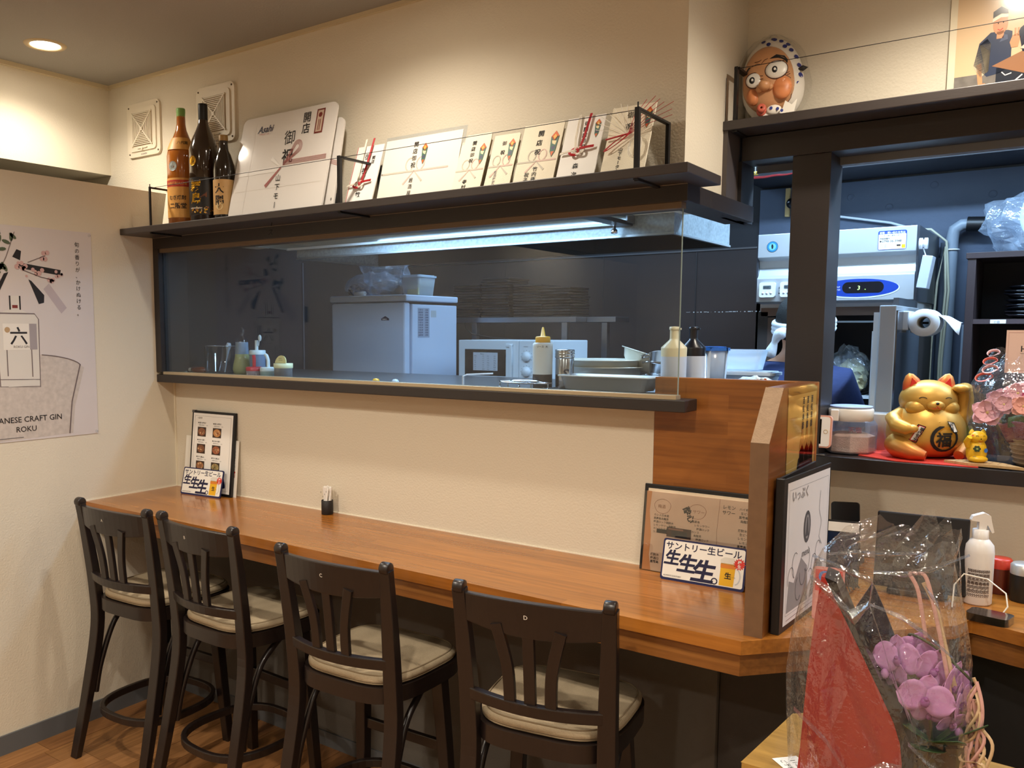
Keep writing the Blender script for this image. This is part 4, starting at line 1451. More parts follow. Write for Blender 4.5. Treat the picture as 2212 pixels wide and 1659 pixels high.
lb = mat('badge_light_blue', '6fb7dc', .4)
p.disc(-.205, 1.703, .0195, ink, n=24).layer().disc(-.205, 1.703, .0185, mat('badge_teal', '2f7ea8', .4), n=24).layer().disc(-.205, 1.703, .0125, lb, n=20).layer()
p.poly([(-.208, 1.712), (-.203, 1.711), (-.201, 1.703), (-.203, 1.695), (-.207, 1.695), (-.209, 1.704)], ink)
p.done('round_badge', rf)
p = Print(front(.0, -.2505))
p.rect(.14, 1.672, .226, 1.735, blue, r=.005).layer().rect(.1415, 1.6735, .2245, 1.724, white, r=.003).layer()
p.text('修理・問い合わせ先は', .144, 1.7255, .0078, white, off=.02)
p.text('日本冷機工業株式会社', .150, 1.7165, .006, ink)
p.text('西宮営業所', .146, 1.7065, .006, ink, off=.03)
p.text('0798-36-3948', .152, 1.6965, .0105, ink, off=.03)
p.disc(.148, 1.700, .003, ink, n=8)
for k in range(3):
    p.text('お問合せ番号', .144, 1.6875 - k * .005, .0042, inkgrey)
p.rect(.198, 1.676, .208, 1.683, mat('skin_print', 'd9a583', .6)).rect(.197, 1.683, .209, 1.688, ink).rect(.212, 1.676, .223, 1.688, mat('sticker_yellow', 'e8c21c', .5))
p.done('service_sticker', rf)
for x, l_ in ((-.215, 'white kitchen timer at the left on the refrigerator front'), (-.142, 'white kitchen timer partly hidden behind the dark post')):
    t = thing('kitchen_timer', l_, 'timer', (2.08 + x, 1.199, 1.522), group='kitchen timers')
    obj('case', MB().prism(rrect(.056, .054, .008, 4, 0, .027), 'y', -.012, 0), whiteg, t, bevel=.002)
    obj('screen', MB().prism(rrect(.028, .012, .002, 2, 0, .036), 'y', -.0128, -.012), mat('lcd_grey', '5d6a70', .3), t)
    for k in range(3):
        obj('button', MB().lathe([(0, -.014), (.004, -.0135), (.0045, -.012)], c=(-.014 + k * .014, 0, .015), seg=12, ax='y'), whiteg, t)
    p = Print(front(0, -.0129))
    p.text('99:59', -.012, .032, .009, ink)
    p.done('digits', t)
p = Print(front(2.08, 1.1995))
p.text('分/秒', -.178, 1.552, .008, ink, off=.02).text('スタート', -.178, 1.542, .006, ink).text('■■', -.178, 1.533, .007, ink)
tag(p.done('timer_sticker', None), 'small black printed timer instructions between the two timers', 'sticker')
# contents
t = thing('plastic_basket', 'white perforated plastic basket on the refrigerator shelf', 'basket', (2.27, 1.32, 1.174))
m = MB()
for k in range(7):
    m.box(-.05 + k * .014, -.044 + k * .014, -.05, -.047, 0, .095)
for k in range(8):
    m.box(-.05, .04, -.05, -.047, k * .0125, k * .0125 + .006)
m.box(-.05, -.047, -.05, .05, 0, .095).box(-.05, .04, -.05, .05, 0, .003).box(-.053, .043, -.054, -.046, .09, .098)
obj('basket_mesh', m, whiteg, t)
t = thing('vegetable_bag', 'clear bag with pale yellow vegetables inside the refrigerator', 'bag', (2.13, 1.33, 1.174))
crumple('vegetables', t, .055, .05, .06, (0, 0, .06), mat('pale_vegetable', 'b9ae86', .6, var=.35, vscale=25), 12, flat=.9)
crumple('clear_bag', t, .075, .06, .085, (-.01, 0, .085), bagm, 13, flat=.95)
t = tub('food_container', 'small white container low in the refrigerator', (2.14, 1.31, .905), .12, .1, .05, mat('white_tub', 'd9dee2', .4), None)
t = thing('pole_clip', 'wooden clothespin blocks holding a round black knob on the dark wall', 'hook', (1.80, 1.72, 1.87))
obj('wood_block', MB().box(-.025, -.008, -.01, .01, 0, .115), mat('pale_pine', 'b59a68', .7), t, bevel=.002)
obj('wood_block', MB().box(.010, .025, -.01, .01, -.01, .10), mat('pale_pine', 'b59a68', .7), t, bevel=.002)
obj('knob', MB().lathe([(0, -.045), (.012, -.044), (.022, -.035), (.022, -.012), (.01, -.01)], c=(.008, 0, .05), seg=20, ax='y'), mat('knob_black', '111214', .2), t)
t = thing('cloth_bunting', 'yellow and red folded cloth strip hanging from the kitchen ceiling', 'cloth', (2.01, .72, 1.878))
obj('yellow_fold', MB().grid(lambda u, v: (-.08 + u * .18, .002 * math.sin(u * 20), .002 + v * .008 + .004 * (1 - u) * (v > .5)), 12, 2), mat('yellow_cloth', 'c8a63c', .8), t, solid=.002)
obj('red_fold', MB().grid(lambda u, v: (-.08 + u * .17, .003, -.008 * (1 - u * .6) * (1 - v) - .002 + .001 * math.sin(u * 17)), 12, 2), mat('red_cloth', 'b3343c', .8), t, solid=.002)
obj('hanging_cord', MB().tube([(-.06, 0, .005), (-.062, 0, .48)], .001, 5).tube([(.07, 0, .005), (.072, 0, .48)], .001, 5), whc, t)

# pipes, cables, holder
ppm = mat('grey_pvc_pipe', '7e8894', .4)
t = thing('drain_pipe', 'grey plastic drain pipe with elbow on the back wall', 'pipe', (2.385, 1.68, 0))
obj('pipe', MB().tube([(0, 0, 0), (0, 0, 1.74), (.006, 0, 1.775), (.03, 0, 1.79), (.05, 0, 1.79)], .021, 16), ppm, t)
obj('duct_sleeve', MB().tube([(.045, 0, 1.79), (.12, 0, 1.785)], .028, 16), blackm, t)
obj('strap', MB().tube([(.024 * math.cos(a), .024 * math.sin(a), 1.70) for a in [2 * PI * i / 16 for i in range(16)]], .003, 6, closed=True), whiteg, t)
t = thing('drain_pipe', 'slimmer dark grey pipe left of the elbow pipe', 'pipe', (2.362, 1.712, 0))
obj('pipe', MB().tube([(0, 0, 0), (0, 0, 1.73)], .017, 14), mat('dull_pipe', '565d68', .4), t)
t = thing('cable_bundle', 'cream cables looping down beside the grey drain pipe', 'cable', (2.37, 1.65, 0))
cb = mat('cream_cable', 'b3b09a', .5)
obj('cable', MB().tube([(.0, 0, 0), (.003, 0, .9), (-.002, 0, 1.3), (.006, 0, 1.55), (-.004, 0, 1.71), (-.022, -.004, 1.58), (-.03, 0, 1.35), (-.03, 0, .3)], .0042, 8), cb, t)
obj('cable', MB().tube([(.012, 0, 0), (.014, 0, .9), (.006, 0, 1.3), (.016, 0, 1.55), (.0, .0, 1.73), (-.05, -.02, 1.775), (-.09, -.04, 1.775)], .0045, 8), cb, t)
t = thing('conduit', 'thin pale conduit running down above the refrigerator', 'conduit', (2.12, 1.72, 1.80))
obj('tube', MB().tube([(-.18, 0, .065), (.05, 0, .018), (.15, -.03, -.02)], .005, 8), mat('pale_conduit', 'b4bac0', .5), t)
t = thing('cable_reel', 'small white reel and hanging grey box on the refrigerator side', 'box', (2.359, 1.18, 1.56))
obj('hanging_box', MB().box(-.008, .022, -.035, .035, -.02, .085), mat('pale_grey_box', 'b5bcc8', .4), t, bevel=.002, rot=(0, R(8), 0))
obj('reel', MB().lathe([(0, -.012), (.018, -.012), (.018, -.003), (.012, -.002), (.012, .002), (.018, .003), (.018, .012), (0, .012)], c=(-.0, 0, .125), seg=18, ax='x'), whiteg, t)
obj('string', MB().tube([(0, 0, .11), (.008, 0, .085)], .002, 6), whiteg, t)
t = thing('paper_roll', 'white kitchen paper roll on a wall holder with one sheet hanging', 'paper roll', (2.415, .90, 1.425))
pw = mat('tissue_white', 'e6eaf0', .9)
obj('roll', MB().lathe([(.018, -.055), (.040, -.055), (.0405, -.05), (.0405, .055), (.018, .055), (.018, -.055)], seg=36, ax='y'), pw, t)
obj('core', MB().lathe([(.0178, -.054), (.016, -.054), (.016, .05), (.0178, .05)], seg=24, ax='y'), mat('card_core', '9a948a', .8), t)
obj('loose_sheet', MB().grid(lambda u, v: (.035 + u * .055, -.04 + v * .09, .022 - .018 * u - .06 * u * (v < .5) * .6 + .004 * math.sin(u * 5)), 6, 2), pw, t, solid=.001)
obj('holder', MB().box(-.062, -.04, -.05, .06, -.022, .035).box(-.05, .01, .058, .066, -.03, .02), mat('holder_white', 'c9d0d8', .4), t, bevel=.003)
obj('holder_pin', MB().tube([(-.05, .05, 0), (0, .05, 0)], .004, 6), blackm, t)
struct('trim_6', MB().box(2.33, 2.345, .86, 1.22, 1.05, 1.50), mat('steel_upright', '6a7078', .3, metal=.6))
struct('trim_7', MB().box(2.43, 2.56, 1.70, 1.72, .5, 1.425), mat('pale_blue_board', '98a4b4', .6))

# dark cabinet with plates
cb_ = thing('dish_cabinet', 'dark brown open dish cabinet at the back right of the kitchen', 'cabinet', (2.84, 1.55, .3))
cbm = mat('cabinet_dark_brown', '35282a', .5)
cbi = mat('cabinet_inside', '15131a', .7)
obj('side_board', MB().box(-.375, -.35, -.15, .15, 0, 1.345), cbm, cb_, bevel=.001)
obj('side_board', MB().box(.35, .375, -.15, .15, 0, 1.345), cbm, cb_, bevel=.001)
obj('top_board', MB().box(-.38, .38, -.155, .15, 1.345, 1.365), cbm, cb_, bevel=.001)
for z in (1.125, .8, .4):
    obj('shelf_board', MB().box(-.35, .35, -.145, .14, z, z + .016), mat('cabinet_shelf', '4a3c3e', .5), cb_)
obj('back_board', MB().box(-.35, .35, .14, .15, 0, 1.345), cbi, cb_)
p = Print(front(0, -.1455))
p.rect(-.30, 1.126, -.255, 1.139, white).layer().text('小皿', -.29, 1.128, .009, navy)
p.done('shelf_label', cb_)
pl = mat('black_glazed_plate', '0c0d12', .12, coat=1)
random.seed(17)
for sx, n in ((2.635, 9), (2.74, 8), (2.86, 7)):
    for k in range(n):
        tag(obj('plate', MB().lathe([(0, 0), (.03, .0), (.05, .008), (.062, .014), (.0625, .017), (.05, .012), (.03, .005), (0, .004)], seg=24), pl, None, loc=(sx + random.uniform(-.008, .008), 1.50, .3 + 1.142 + k * .0115), rot=(R(random.uniform(-4, 4)), R(random.uniform(-3, 3)), 0)),
            '%s glossy black plate of the %s stack in the cabinet' % (tier(k, n), {2.635: 'left', 2.74: 'middle', 2.86: 'right'}[sx]), 'plate', 'black plates in the dish cabinet')
t = thing('plastic_bag', 'clear plastic bag holding a white dish on top of the dish cabinet', 'bag', (2.66, 1.52, 1.666))
crumple('bag', t, .17, .12, .115, (0, 0, .10), film('bag_clear_blue', (.9, .94, .98), .10, .9, .08, haze=.28, hazecol=(.66, .76, .9), bump=.9, bscale=30), 41, flat=.88, seg=34, rings=22)
obj('white_dish', MB().lathe([(0, -.004), (.07, -.004), (.105, -.016), (.11, -.022), (.1, -.012), (.07, 0), (0, .0)], c=(.05, -.02, .12), seg=32, ax='y'), mat('dish_white', 'dfe8ee', .3), t)

# ------------------------------------------------------------------ things on the right-hand sill
ZL = 1.072
t = thing('salt_jar', 'clear octagonal jar of pink salt with a white screw lid', 'jar', (2.302, .475, ZL), (0, 0, R(12)))
clj = film('jar_plastic', (.93, .95, .99), .10, .8, .08, haze=.12, hazecol=(.7, .76, .9))
obj('jar_body', MB().lathe([(0, .002), (.060, .002), (.066, .006), (.066, .078), (.060, .088), (.054, .092)], seg=8, sm=False), clj, t, bevel=.003)
obj('pink_salt', MB().lathe([(0, .004), (.058, .004), (.0625, .008), (.0625, .048), (.04, .056), (0, .052)], seg=8, sm=False), mat('pink_salt', 'c9a794', .9, bump=1, bscale=300, var=.2, vscale=50), t)
obj('lid', MB().lathe([(.052, .088), (.056, .092), (.056, .118), (.053, .122), (0, .122)], seg=36), mat('jar_lid_ivory', 'dcd5cc', .4), t)
obj('lid_rim', MB().lathe([(.0, .1225), (.050, .1225), (.053, .125), (.053, .1275), (.05, .128), (0, .128)], seg=36), mat('lid_blue', 'aab8dc', .3), t)
obj('lid_clip', MB().box(-.05, -.03, -.062, -.05, .090, .12), mat('jar_lid_ivory', 'dcd5cc', .4), t, bevel=.002)
p = Print(cyl(.0668, 0, R(-70)))
p.text('天塩', -.03, .062, .017, mat('jar_print_red', '7b4a4f', .5), off=.02)
p.done('jar_lettering', t)
t = thing('smartphone', 'white phone with home button in a pink case peeking from behind the side partition', 'phone', (2.245, .375, ZL + .02), (R(-4), 0, 0))
obj('case', MB().prism(rrect(.062, .086, .010, 5, 0, .043), 'y', -.002, .008), mat('pink_phone_case', 'd99c86', .5), t, bevel=.001)
obj('face', MB().prism(rrect(.054, .078, .007, 5, 0, .043), 'y', -.0035, -.002), mat('phone_face_white', 'efe8e2', .3), t)
obj('screen', MB().box(-.026, .006, -.004, -.0035, .010, .076), mat('phone_screen', '0a0b0e', .1), t)
obj('home_button', MB().tube([(.017 + .005 * math.cos(2 * PI * i / 16), -.0037, .043 + .005 * math.sin(2 * PI * i / 16)) for i in range(16)], .0005, 5, closed=True), goldm, t)
obj('phone_stand', MB().box(-.02, -.014, -.01, .02, -.020, .025).box(-.02, .02, -.01, .03, -.020, -.017), steelr, t)
t = thing('paper_cup', 'pale cup standing behind the gold cat and the jar', 'cup', (2.352, .575, ZL))
obj('cup_wall', MB().lathe([(0, 0), (.026, 0), (.033, .10), (.034, .103), (.032, .103)], seg=28), mat('pale_cup', 'cfd2d4', .5), t)


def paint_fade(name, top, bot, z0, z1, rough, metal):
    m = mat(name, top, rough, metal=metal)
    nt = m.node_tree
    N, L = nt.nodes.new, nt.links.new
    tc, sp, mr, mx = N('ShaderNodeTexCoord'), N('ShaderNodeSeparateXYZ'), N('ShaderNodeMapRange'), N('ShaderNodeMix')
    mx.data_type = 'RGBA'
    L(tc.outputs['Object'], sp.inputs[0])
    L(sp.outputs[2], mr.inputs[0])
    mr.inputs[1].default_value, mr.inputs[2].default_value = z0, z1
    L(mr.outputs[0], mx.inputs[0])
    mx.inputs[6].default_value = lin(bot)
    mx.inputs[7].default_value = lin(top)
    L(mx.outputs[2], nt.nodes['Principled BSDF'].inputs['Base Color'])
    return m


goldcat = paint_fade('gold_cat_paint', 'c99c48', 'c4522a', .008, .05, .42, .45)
cat = thing('lucky_cat', 'large golden beckoning cat figurine with red collar and round black emblem on its belly', 'figurine', (2.478, .50, ZL + .003), (0, 0, R(26)))
B = (.093, .083, .082, .068)     # rx, ry, rz, cz


def flat(zc):
    def fn(q):
        q = q.copy()
        if q.z < -.78:
            q.z = -.78
        k = 1 + .10 * max(0, -q.z)
        q.x *= k
        q.y *= k
        return q
    return fn


mb = MB().ell((0, 0, B[3]), B[0], B[1], B[2], 36, 22, fn=flat(0))
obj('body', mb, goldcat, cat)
mb = MB().ell((0, -.006, .148), .069, .058, .052, 32, 18)
mb.ell((-.0, -.058, .137), .022, .014, .014, 16, 10).ell((-.036, -.035, .130), .028, .024, .022, 16, 10).ell((.036, -.035, .130), .028, .024, .022, 16, 10)
obj('head', mb, goldcat, cat)
for s_ in (-1, 1):
    e = obj('ear', MB().lathe([(.026, 0), (.020, .018), (.010, .033), (0, .038)], seg=16), goldcat, cat, loc=(s_ * .038, -.004, .180), rot=(0, R(s_ * 16), 0))
    e.scale = (1, .6, 1)
    obj('inner_ear', MB().prism([(-.011, .003), (.011, .003), (0, .026)], 'y', -.0262, -.0215), red, e)
obj('raised_arm', MB().tube([(.070, .0, .085), (.084, -.006, .12), (.084, -.012, .155), (.076, -.022, .178), (.066, -.036, .180)], [.026, .024, .021, .020, .013], 18).ell((.067, -.034, .180), .022, .018, .012, 14, 8), goldcat, cat)
obj('resting_arm', MB().tube([(-.066, -.01, .112), (-.089, -.028, .100), (-.088, -.055, .085), (-.068, -.073, .078), (-.058, -.079, .079)], [.016, .019, .019, .016, .009], 18)
    .ell((-.057, -.077, .079), .014, .011, .011, 14, 8), goldcat, cat)
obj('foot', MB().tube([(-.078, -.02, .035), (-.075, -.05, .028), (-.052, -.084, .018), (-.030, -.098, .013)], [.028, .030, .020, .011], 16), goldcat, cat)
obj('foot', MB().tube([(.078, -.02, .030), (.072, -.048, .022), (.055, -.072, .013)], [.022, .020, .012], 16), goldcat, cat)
obj('collar', MB().tube([(.061 * math.cos(a), .052 * math.sin(a) - .002, .109 - .004 * math.sin(a) * -1) for a in [2 * PI * i / 30 for i in range(30)]], .0055, 10, closed=True), red, cat)
obj('bell', MB().ell((.005, -.063, .098), .016, .012, .012, 18, 12).tube([(-.011, -.064, .098), (.005, -.077, .097), (.021, -.064, .098)], .0015, 6), mat('bell_gold', 'd3ad4a', .3, metal=.6), cat)


def onbody(u, v, h):
    q = 1 - (u / B[0]) ** 2 - ((v - B[3]) / B[2]) ** 2
    return (u, -(B[1] * math.sqrt(max(q, .02)) * (1 + .10 * max(0, (B[3] - v) / B[2])) + h + .0012), v)


p = Print(onbody, .0006)
p.disc(.018, .055, .031, mat('emblem_gold', 'cf9a3c', .4, metal=.4), n=28).layer()
p.arc(.018, .055, .031, R(95), R(415), [.002] + [.008] * 8 + [.006] * 8 + [.003], ink, n=17)
p.text('福', -.0035, .0375, .040, ink, off=.04)
q = [(-.062, .048), (-.045, .042), (-.026, .085), (-.043, .091)]
p.poly(q, ink).layer().poly([(-.0595, .0495), (-.0462, .0448), (-.0285, .0838), (-.0418, .0885)], red).layer().poly([(-.0575, .0505), (-.0475, .047), (-.0305, .0828), (-.0405, .0865)], white).layer()
for k, ch in enumerate('家内安全'):
    p.text(ch, -.0415 - k * .0043, .0762 - k * .0086, .0105, ink, off=.04, rot=R(-22))
p.poly([(.022, .10), (.040, .096), (.050, .072), (.038, .070)], ink).layer().poly([(.0245, .098), (.038, .0945), (.0475, .0735), (.039, .0725)], white).layer().text('招福', .033, .096, .010, ink, vert=True, off=.03)
p.done('belly_lettering', cat)


def onhead(u, v, h):
    q = 1 - (u / .069) ** 2 - ((v - .148) / .052) ** 2
    return (u, -.006 - (.058 * math.sqrt(max(q, .02)) + h + .001), v)


p = Print(onhead, .0004)
p.arc(-.030, .152, .009, R(25), R(155), .0018, ink, ry=.006).arc(.030, .152, .009, R(25), R(155), .0018, ink, ry=.006)
for s_ in (-1, 1):
    for k in range(2):
        p.line([(s_ * .042, .134 - k * .006), (s_ * .056, .134 - k * .008)], .0008, ink)
p.done('face_lines', cat)
obj('nose', MB().ell((0, -.0725, .143), .0042, .003, .003, 10, 8), ink, cat)
obj('mouth_line', MB().tube([(-.010, -.068, .131), (-.004, -.0725, .129), (0, -.0735, .136), (.004, -.0725, .129), (.010, -.068, .131)], .0008, 5), red, cat)
t = thing('red_mat', 'red felt mat with a front flap under the golden cat', 'mat', (2.45, .45, ZL))
obj('felt', MB().add([(-.115, -.03, .0005), (-.02, -.085, .0005), (.16, -.083, .0005), (.13, .12, .0005), (-.10, .12, .0005), (-.115, -.03, .0025), (-.02, -.085, .0025), (.16, -.083, .0025), (.13, .12, .0025), (-.10, .12, .0025)],
                     [(4, 3, 2, 1, 0), (5, 6, 7, 8, 9), (0, 1, 6, 5), (1, 2, 7, 6), (2, 3, 8, 7), (3, 4, 9, 8), (4, 0, 5, 9)]), mat('red_felt', 'c7321f', .9), t)
t = thing('straw_mat', 'small pointed straw mat under the yellow cat at the sill edge', 'mat', (2.615, .415, ZL + .0028), (0, 0, R(4)))
obj('straw', MB().prism([(-.082, .0), (-.03, -.034), (.02, -.040), (.085, -.052), (.045, .012), (.0, .04), (-.05, .03)], 'z', 0, .006), mat('straw', 'bb9868', .9, var=.35, vscale=40, stretch=(1, 12, 1)), t)
p = Print(lambda u, v, h: (u, v, .006 + h))
for k in range(7):
    p.line([(-.06 + k * .018, -.026), (-.05 + k * .018, .02)], .0012, mat('straw_line', '7d5f3e', .9))
p.done('straw_lines', t)
yel = mat('yellow_cat_paint', 'e3b420', .35)
t = thing('small_cat_figurine', 'small bright yellow cat figurine with blue dots and dark green flower mark', 'figurine', (2.600, .418, ZL + .0092), (0, 0, R(30)))
obj('body', MB().ell((0, 0, .026), .023, .019, .032, 22, 14, fn=flat(0)).ell((0, -.012, .008), .021, .016, .009, 16, 10), yel, t)
m = MB().ell((0, -.002, .060), .021, .017, .016, 20, 12)
for s_ in (-1, 1):
    m.lathe([(.007, 0), (.004, .008), (0, .012)], c=(s_ * .013, 0, .069), seg=10)
obj('head', m, yel, t)
obj('paw', MB().tube([(-.020, -.002, .038), (-.027, -.006, .05), (-.024, -.014, .062)], [.007, .007, .006], 10), yel, t)
yb = lambda u, v, h: (u, -(.020 * math.sqrt(max(.05, 1 - (u / .026) ** 2 - ((v - .026) / .040) ** 2)) + h + .0012), v)
p = Print(yb, .0004)
for a in range(6):
    p.disc(-.008 + .005 * math.cos(a * PI / 3), .034 + .005 * math.sin(a * PI / 3), .0032, mat('dark_green_mark', '2a3d20', .5), n=8)
p.layer().disc(-.008, .034, .0025, mat('pale_green_mark', '8fa05a', .5), n=8)
p.disc(.013, .030, .0055, mat('blue_dot', '3f74c8', .5), n=12).disc(-.012, .010, .0055, mat('blue_dot', '3f74c8', .5), n=12)
p.done('painted_marks', t)
p = Print(lambda u, v, h: (u, -.002 - (.0175 * math.sqrt(max(.05, 1 - (u / .021) ** 2 - ((v - .060) / .016) ** 2)) + h), v), .0006)
p.arc(-.008, .063, .003, R(20), R(160), .0008, ink, n=5).arc(.008, .063, .003, R(20), R(160), .0008, ink, n=5).disc(0, .058, .0016, ink, n=6).line([(-.005, .053), (0, .051), (.005, .053)], .001, red).disc(-.016, .066, .0016, red, n=6)
p.done('face_marks', t)
t = thing('round_charm', 'small round black-edged charm with pale figure beside the basket', 'charm', (2.572, .545, ZL))
obj('charm_disc', MB().prism([(.018 * math.cos(a), .062 + .03 * math.sin(a)) for a in [2 * PI * i / 20 for i in range(20)]], 'y', -.006, .004), ink, t)
obj('charm_face', MB().prism([(.012 * math.cos(a), .064 + .022 * math.sin(a)) for a in [2 * PI * i / 16 for i in range(16)]], 'y', -.008, -.006), mat('charm_green', '8d9b6a', .5), t)
obj('charm_leg', MB().prism([(-.014, 0), (.03, 0), (.022, .04), (.0, .04)], 'y', -.004, .004), mat('charm_white', 'c6ccd2', .5), t)

# flower basket
fb = thing('flower_basket', 'wicker basket of pink blossoms wrapped in cellophane at the right end of the sill', 'basket', (2.735, .50, ZL))
wick = mat('wicker', 'b0916a', .8, var=.3, vscale=60, stretch=(1, 1, 9), bump=.8, bscale=200)
obj('basket', MB().lathe([(0, 0), (.056, 0), (.060, .004), (.078, .072), (.081, .076), (.078, .080), (.07, .076)], seg=34), wick, fb)
for k in range(6):
    obj('wicker_band', MB().tube([((.0615 + .0028 * k) * math.cos(a), (.0615 + .0028 * k) * math.sin(a), .008 + k * .0115) for a in [2 * PI * i / 30 for i in range(30)]], .003, 6, closed=True), wick, fb)
obj('pink_wrap', MB().grid(lambda u, v: ((.078 + v * .022 + .003 * math.sin(u * 60)) * math.cos(u * 2 * PI), (.078 + v * .022 + .003 * math.sin(u * 60)) * math.sin(u * 2 * PI), .062 + v * .045 + .006 * math.sin(u * 31)), 60, 4), mat('maroon_wrap', '8c4a52', .6), fb, solid=.001)
obj('green_leaf_band', MB().grid(lambda u, v: (-.075 + u * .15, -.07 - .02 * math.sin(u * PI), .095 + v * .026 + .012 * math.sin(u * 5)), 10, 2), mat('green_leaf', '55703a', .5), fb, solid=.0012)
pinkp = mat('pink_petal', 'dba6ae', .6, var=.15, vscale=60)
pinkd = mat('magenta_petal', 'a8245c', .6)
peach = mat('peach_petal', 'e6a292', .6)


def petal_mesh(l_, w_, cup=.2, n=6):
    def fn(u, v):
        y = (u - .5) * 2
        x = v
        ww = w_ * math.sin(PI * min(1, .12 + x * .88)) ** .6
        return (x * l_, y * ww, cup * l_ * (x * x) + cup * .4 * w_ * y * y)
    return MB().grid(fn, 6, n)


def blossom(parent, c, r_, m, n=5, layers=2, tilt=None, name='blossom'):
    o = MB()
    rnd = random.Random(int(c[0] * 1e4) + int(c[2] * 1e3))
    for L_ in range(layers):
        for k in range(n):
            pm = petal_mesh(r_ * (1 - .25 * L_), r_ * .48, .12 + .35 * L_)
            M = Matrix.Translation(c) @ (tilt or Matrix.Rotation(R(70), 4, 'X')) @ Matrix.Rotation(2 * PI * (k + L_ * .5) / n + rnd.random() * .3, 4, 'Z') @ Matrix.Translation((r_ * .04, 0, .001 * L_))
            o.M = M
            o.add(pm.v, pm.f, 0, True)
    o.M = None
    b_ = obj(name, o, m, parent, solid=.0006)
    obj('flower_centre', MB().ell(c, r_ * .12, r_ * .12, r_ * .12, 8, 6), mat('flower_yellow', 'd9c17a', .6), b_)
    return b_


for (x, y, z, r_, mm) in ((-.118, -.07, .130, .036, pinkp), (-.085, -.075, .152, .026, pinkp), (-.045, -.085, .150, .028, peach), (-.03, -.07, .17, .022, pinkd), (-.06, -.04, .178, .03, pinkp), (-.005, -.09, .155, .03, peach), (.03, -.08, .165, .03, pinkp), (-.1, -.03, .16, .028, pinkp)):
    blossom(fb, (x, y, z), r_, mm)
crumple('foliage', fb, .085, .07, .05, (-.01, -.01, .115), mat('dark_foliage', '24331c', .7), 77, flat=.8)
random.seed(14)
ribm = mat('coral_ribbon', 'd96a5a', .35)
for k in range(4):
    cx_, cz_, rr = -.125 + random.uniform(-.008, .012), .215 + k * .02, .016 - k * .0015
    obj('curled_ribbon', MB().bar([(cx_ + rr * 1.1 * math.cos(a * .9), -.05 + .006 * math.sin(a), cz_ + rr * .6 * math.sin(a)) for a in [i * .45 for i in range(15)]], .0008, .007, sm=True), ribm if k % 2 == 0 else mat('pale_ribbon', 'dfb4b4', .3), fb)
mb = MB()


def fcl(u, v):
    a = u * 2 * PI
    rnd = math.sin(u * 40) * .006 + math.sin(u * 23 + v * 9) * .008
    r_ = [.085, .115, .125, .10, .035, .055][0] * 0 + (.085 + .05 * math.sin(min(1, v * 1.5) * PI * .55) if v < .7 else .125 - (v - .7) * .26) + rnd
    return (-.03 + r_ * math.cos(a) - .08 * max(0, v - .6), r_ * .75 * math.sin(a), .01 + v * .26 + (.02 * math.sin(u * 25) if v > .95 else 0))


mb.grid(fcl, 44, 14)
mb.s = [False] * len(mb.f)
obj('cellophane', mb, cello, fb)
t = thing('message_card', 'pinkish beige message card standing above the flower basket', 'card', (2.700, .50, 1.298), (R(-4), 0, R(4)))
obj('card_sheet', MB().box(-.058, .075, -.001, .001, 0, .105), mat('card_beige', 'd3b3a4', .7), t)
p = Print(front(0, -.001))
p.frame(-.053, .006, .07, .099, .0008, mat('card_frame', 'a8776c', .6))
p.text('HAPPY', -.028, .052, .021, ink, off=.01)
p.line([(-.028, .048), (.07, .048)], .0006, ink)
p.done('lettering', t)
obj('card_stick', MB().tube([(0, .003, .02), (0, .003, -.11)], .0015, 6), mat('clear_stick', 'b9c0c6', .3), t)

# ------------------------------------------------------------------ mask on the right shelf, right poster
maskm = mat('mask_skin', 'd29a6c', .42, var=.16, vscale=14)
mt = thing('festival_mask', 'round-eyed comic festival mask with a white blue-dotted headscarf in clear wrap on the right shelf', 'mask', (2.103, .365, ZS2), (R(-12), R(-5), R(14)))
mt.scale = (.97, 1, 1.13)


def mface(q):
    q = q.copy()
    if q.z < 0:
        q.x *= 1 + .06 * math.sin(-q.z * 3)
        q.z *= 1.02
    if q.y > 0:
        q.y *= .2
    return q


wht = mat('scarf_white', 'e9e2d6', .6)
obj('headscarf', MB().ell((0, .012, .108), .080, .046, .108, 34, 22, fn=mface), wht, mt)
obj('face', MB().ell((-.010, -.014, .102), .066, .040, .083, 34, 22, fn=mface), maskm, mt)
obj('cheek', MB().ell((.024, -.044, .066), .026, .014, .028, 18, 12), mat('cheek_orange', 'dd8c58', .42), mt)
obj('cheek', MB().ell((-.05, -.034, .060), .018, .014, .022, 18, 12), mat('cheek_orange', 'dd8c58', .42), mt)
obj('nose', MB().ell((-.020, -.060, .072), .016, .014, .013, 16, 10).ell((-.033, -.054, .068), .009, .009, .009, 12, 8).ell((-.006, -.054, .070), .009, .009, .009, 12, 8), maskm, mt)
eyew = mat('eye_white', 'eeeae0', .35)
brown = mat('brown_outline', '4a2417', .5)
for x, z, rx, ry in ((.012, .108, .0285, .0215), (-.046, .093, .021, .0185)):
    dep = -.052 if x > 0 else -.0475
    e = obj('eyeball', MB().ell((x, dep, z), rx, .008, ry, 22, 12), eyew, mt)
    obj('eye_outline', MB().tube([(x + rx * math.cos(a), dep - .001, z + ry * math.sin(a)) for a in [2 * PI * i / 26 for i in range(26)]], .0014, 6, closed=True), brown, e)
    obj('pupil', MB().ell((x - .004, dep - .0065, z - .001), .0078, .003, .0085, 14, 8), blackm, e)
    obj('pupil_spot', MB().ell((x - .004, dep - .0092, z - .001), .003, .0012, .0034, 10, 6), white, e)


def mf(u, v, h):
    q = 1 - ((u + .010) / .066) ** 2 - ((v - .102) / .083) ** 2
    return (u, -.014 - (.040 * math.sqrt(max(q, .03)) + h + .0012), v)


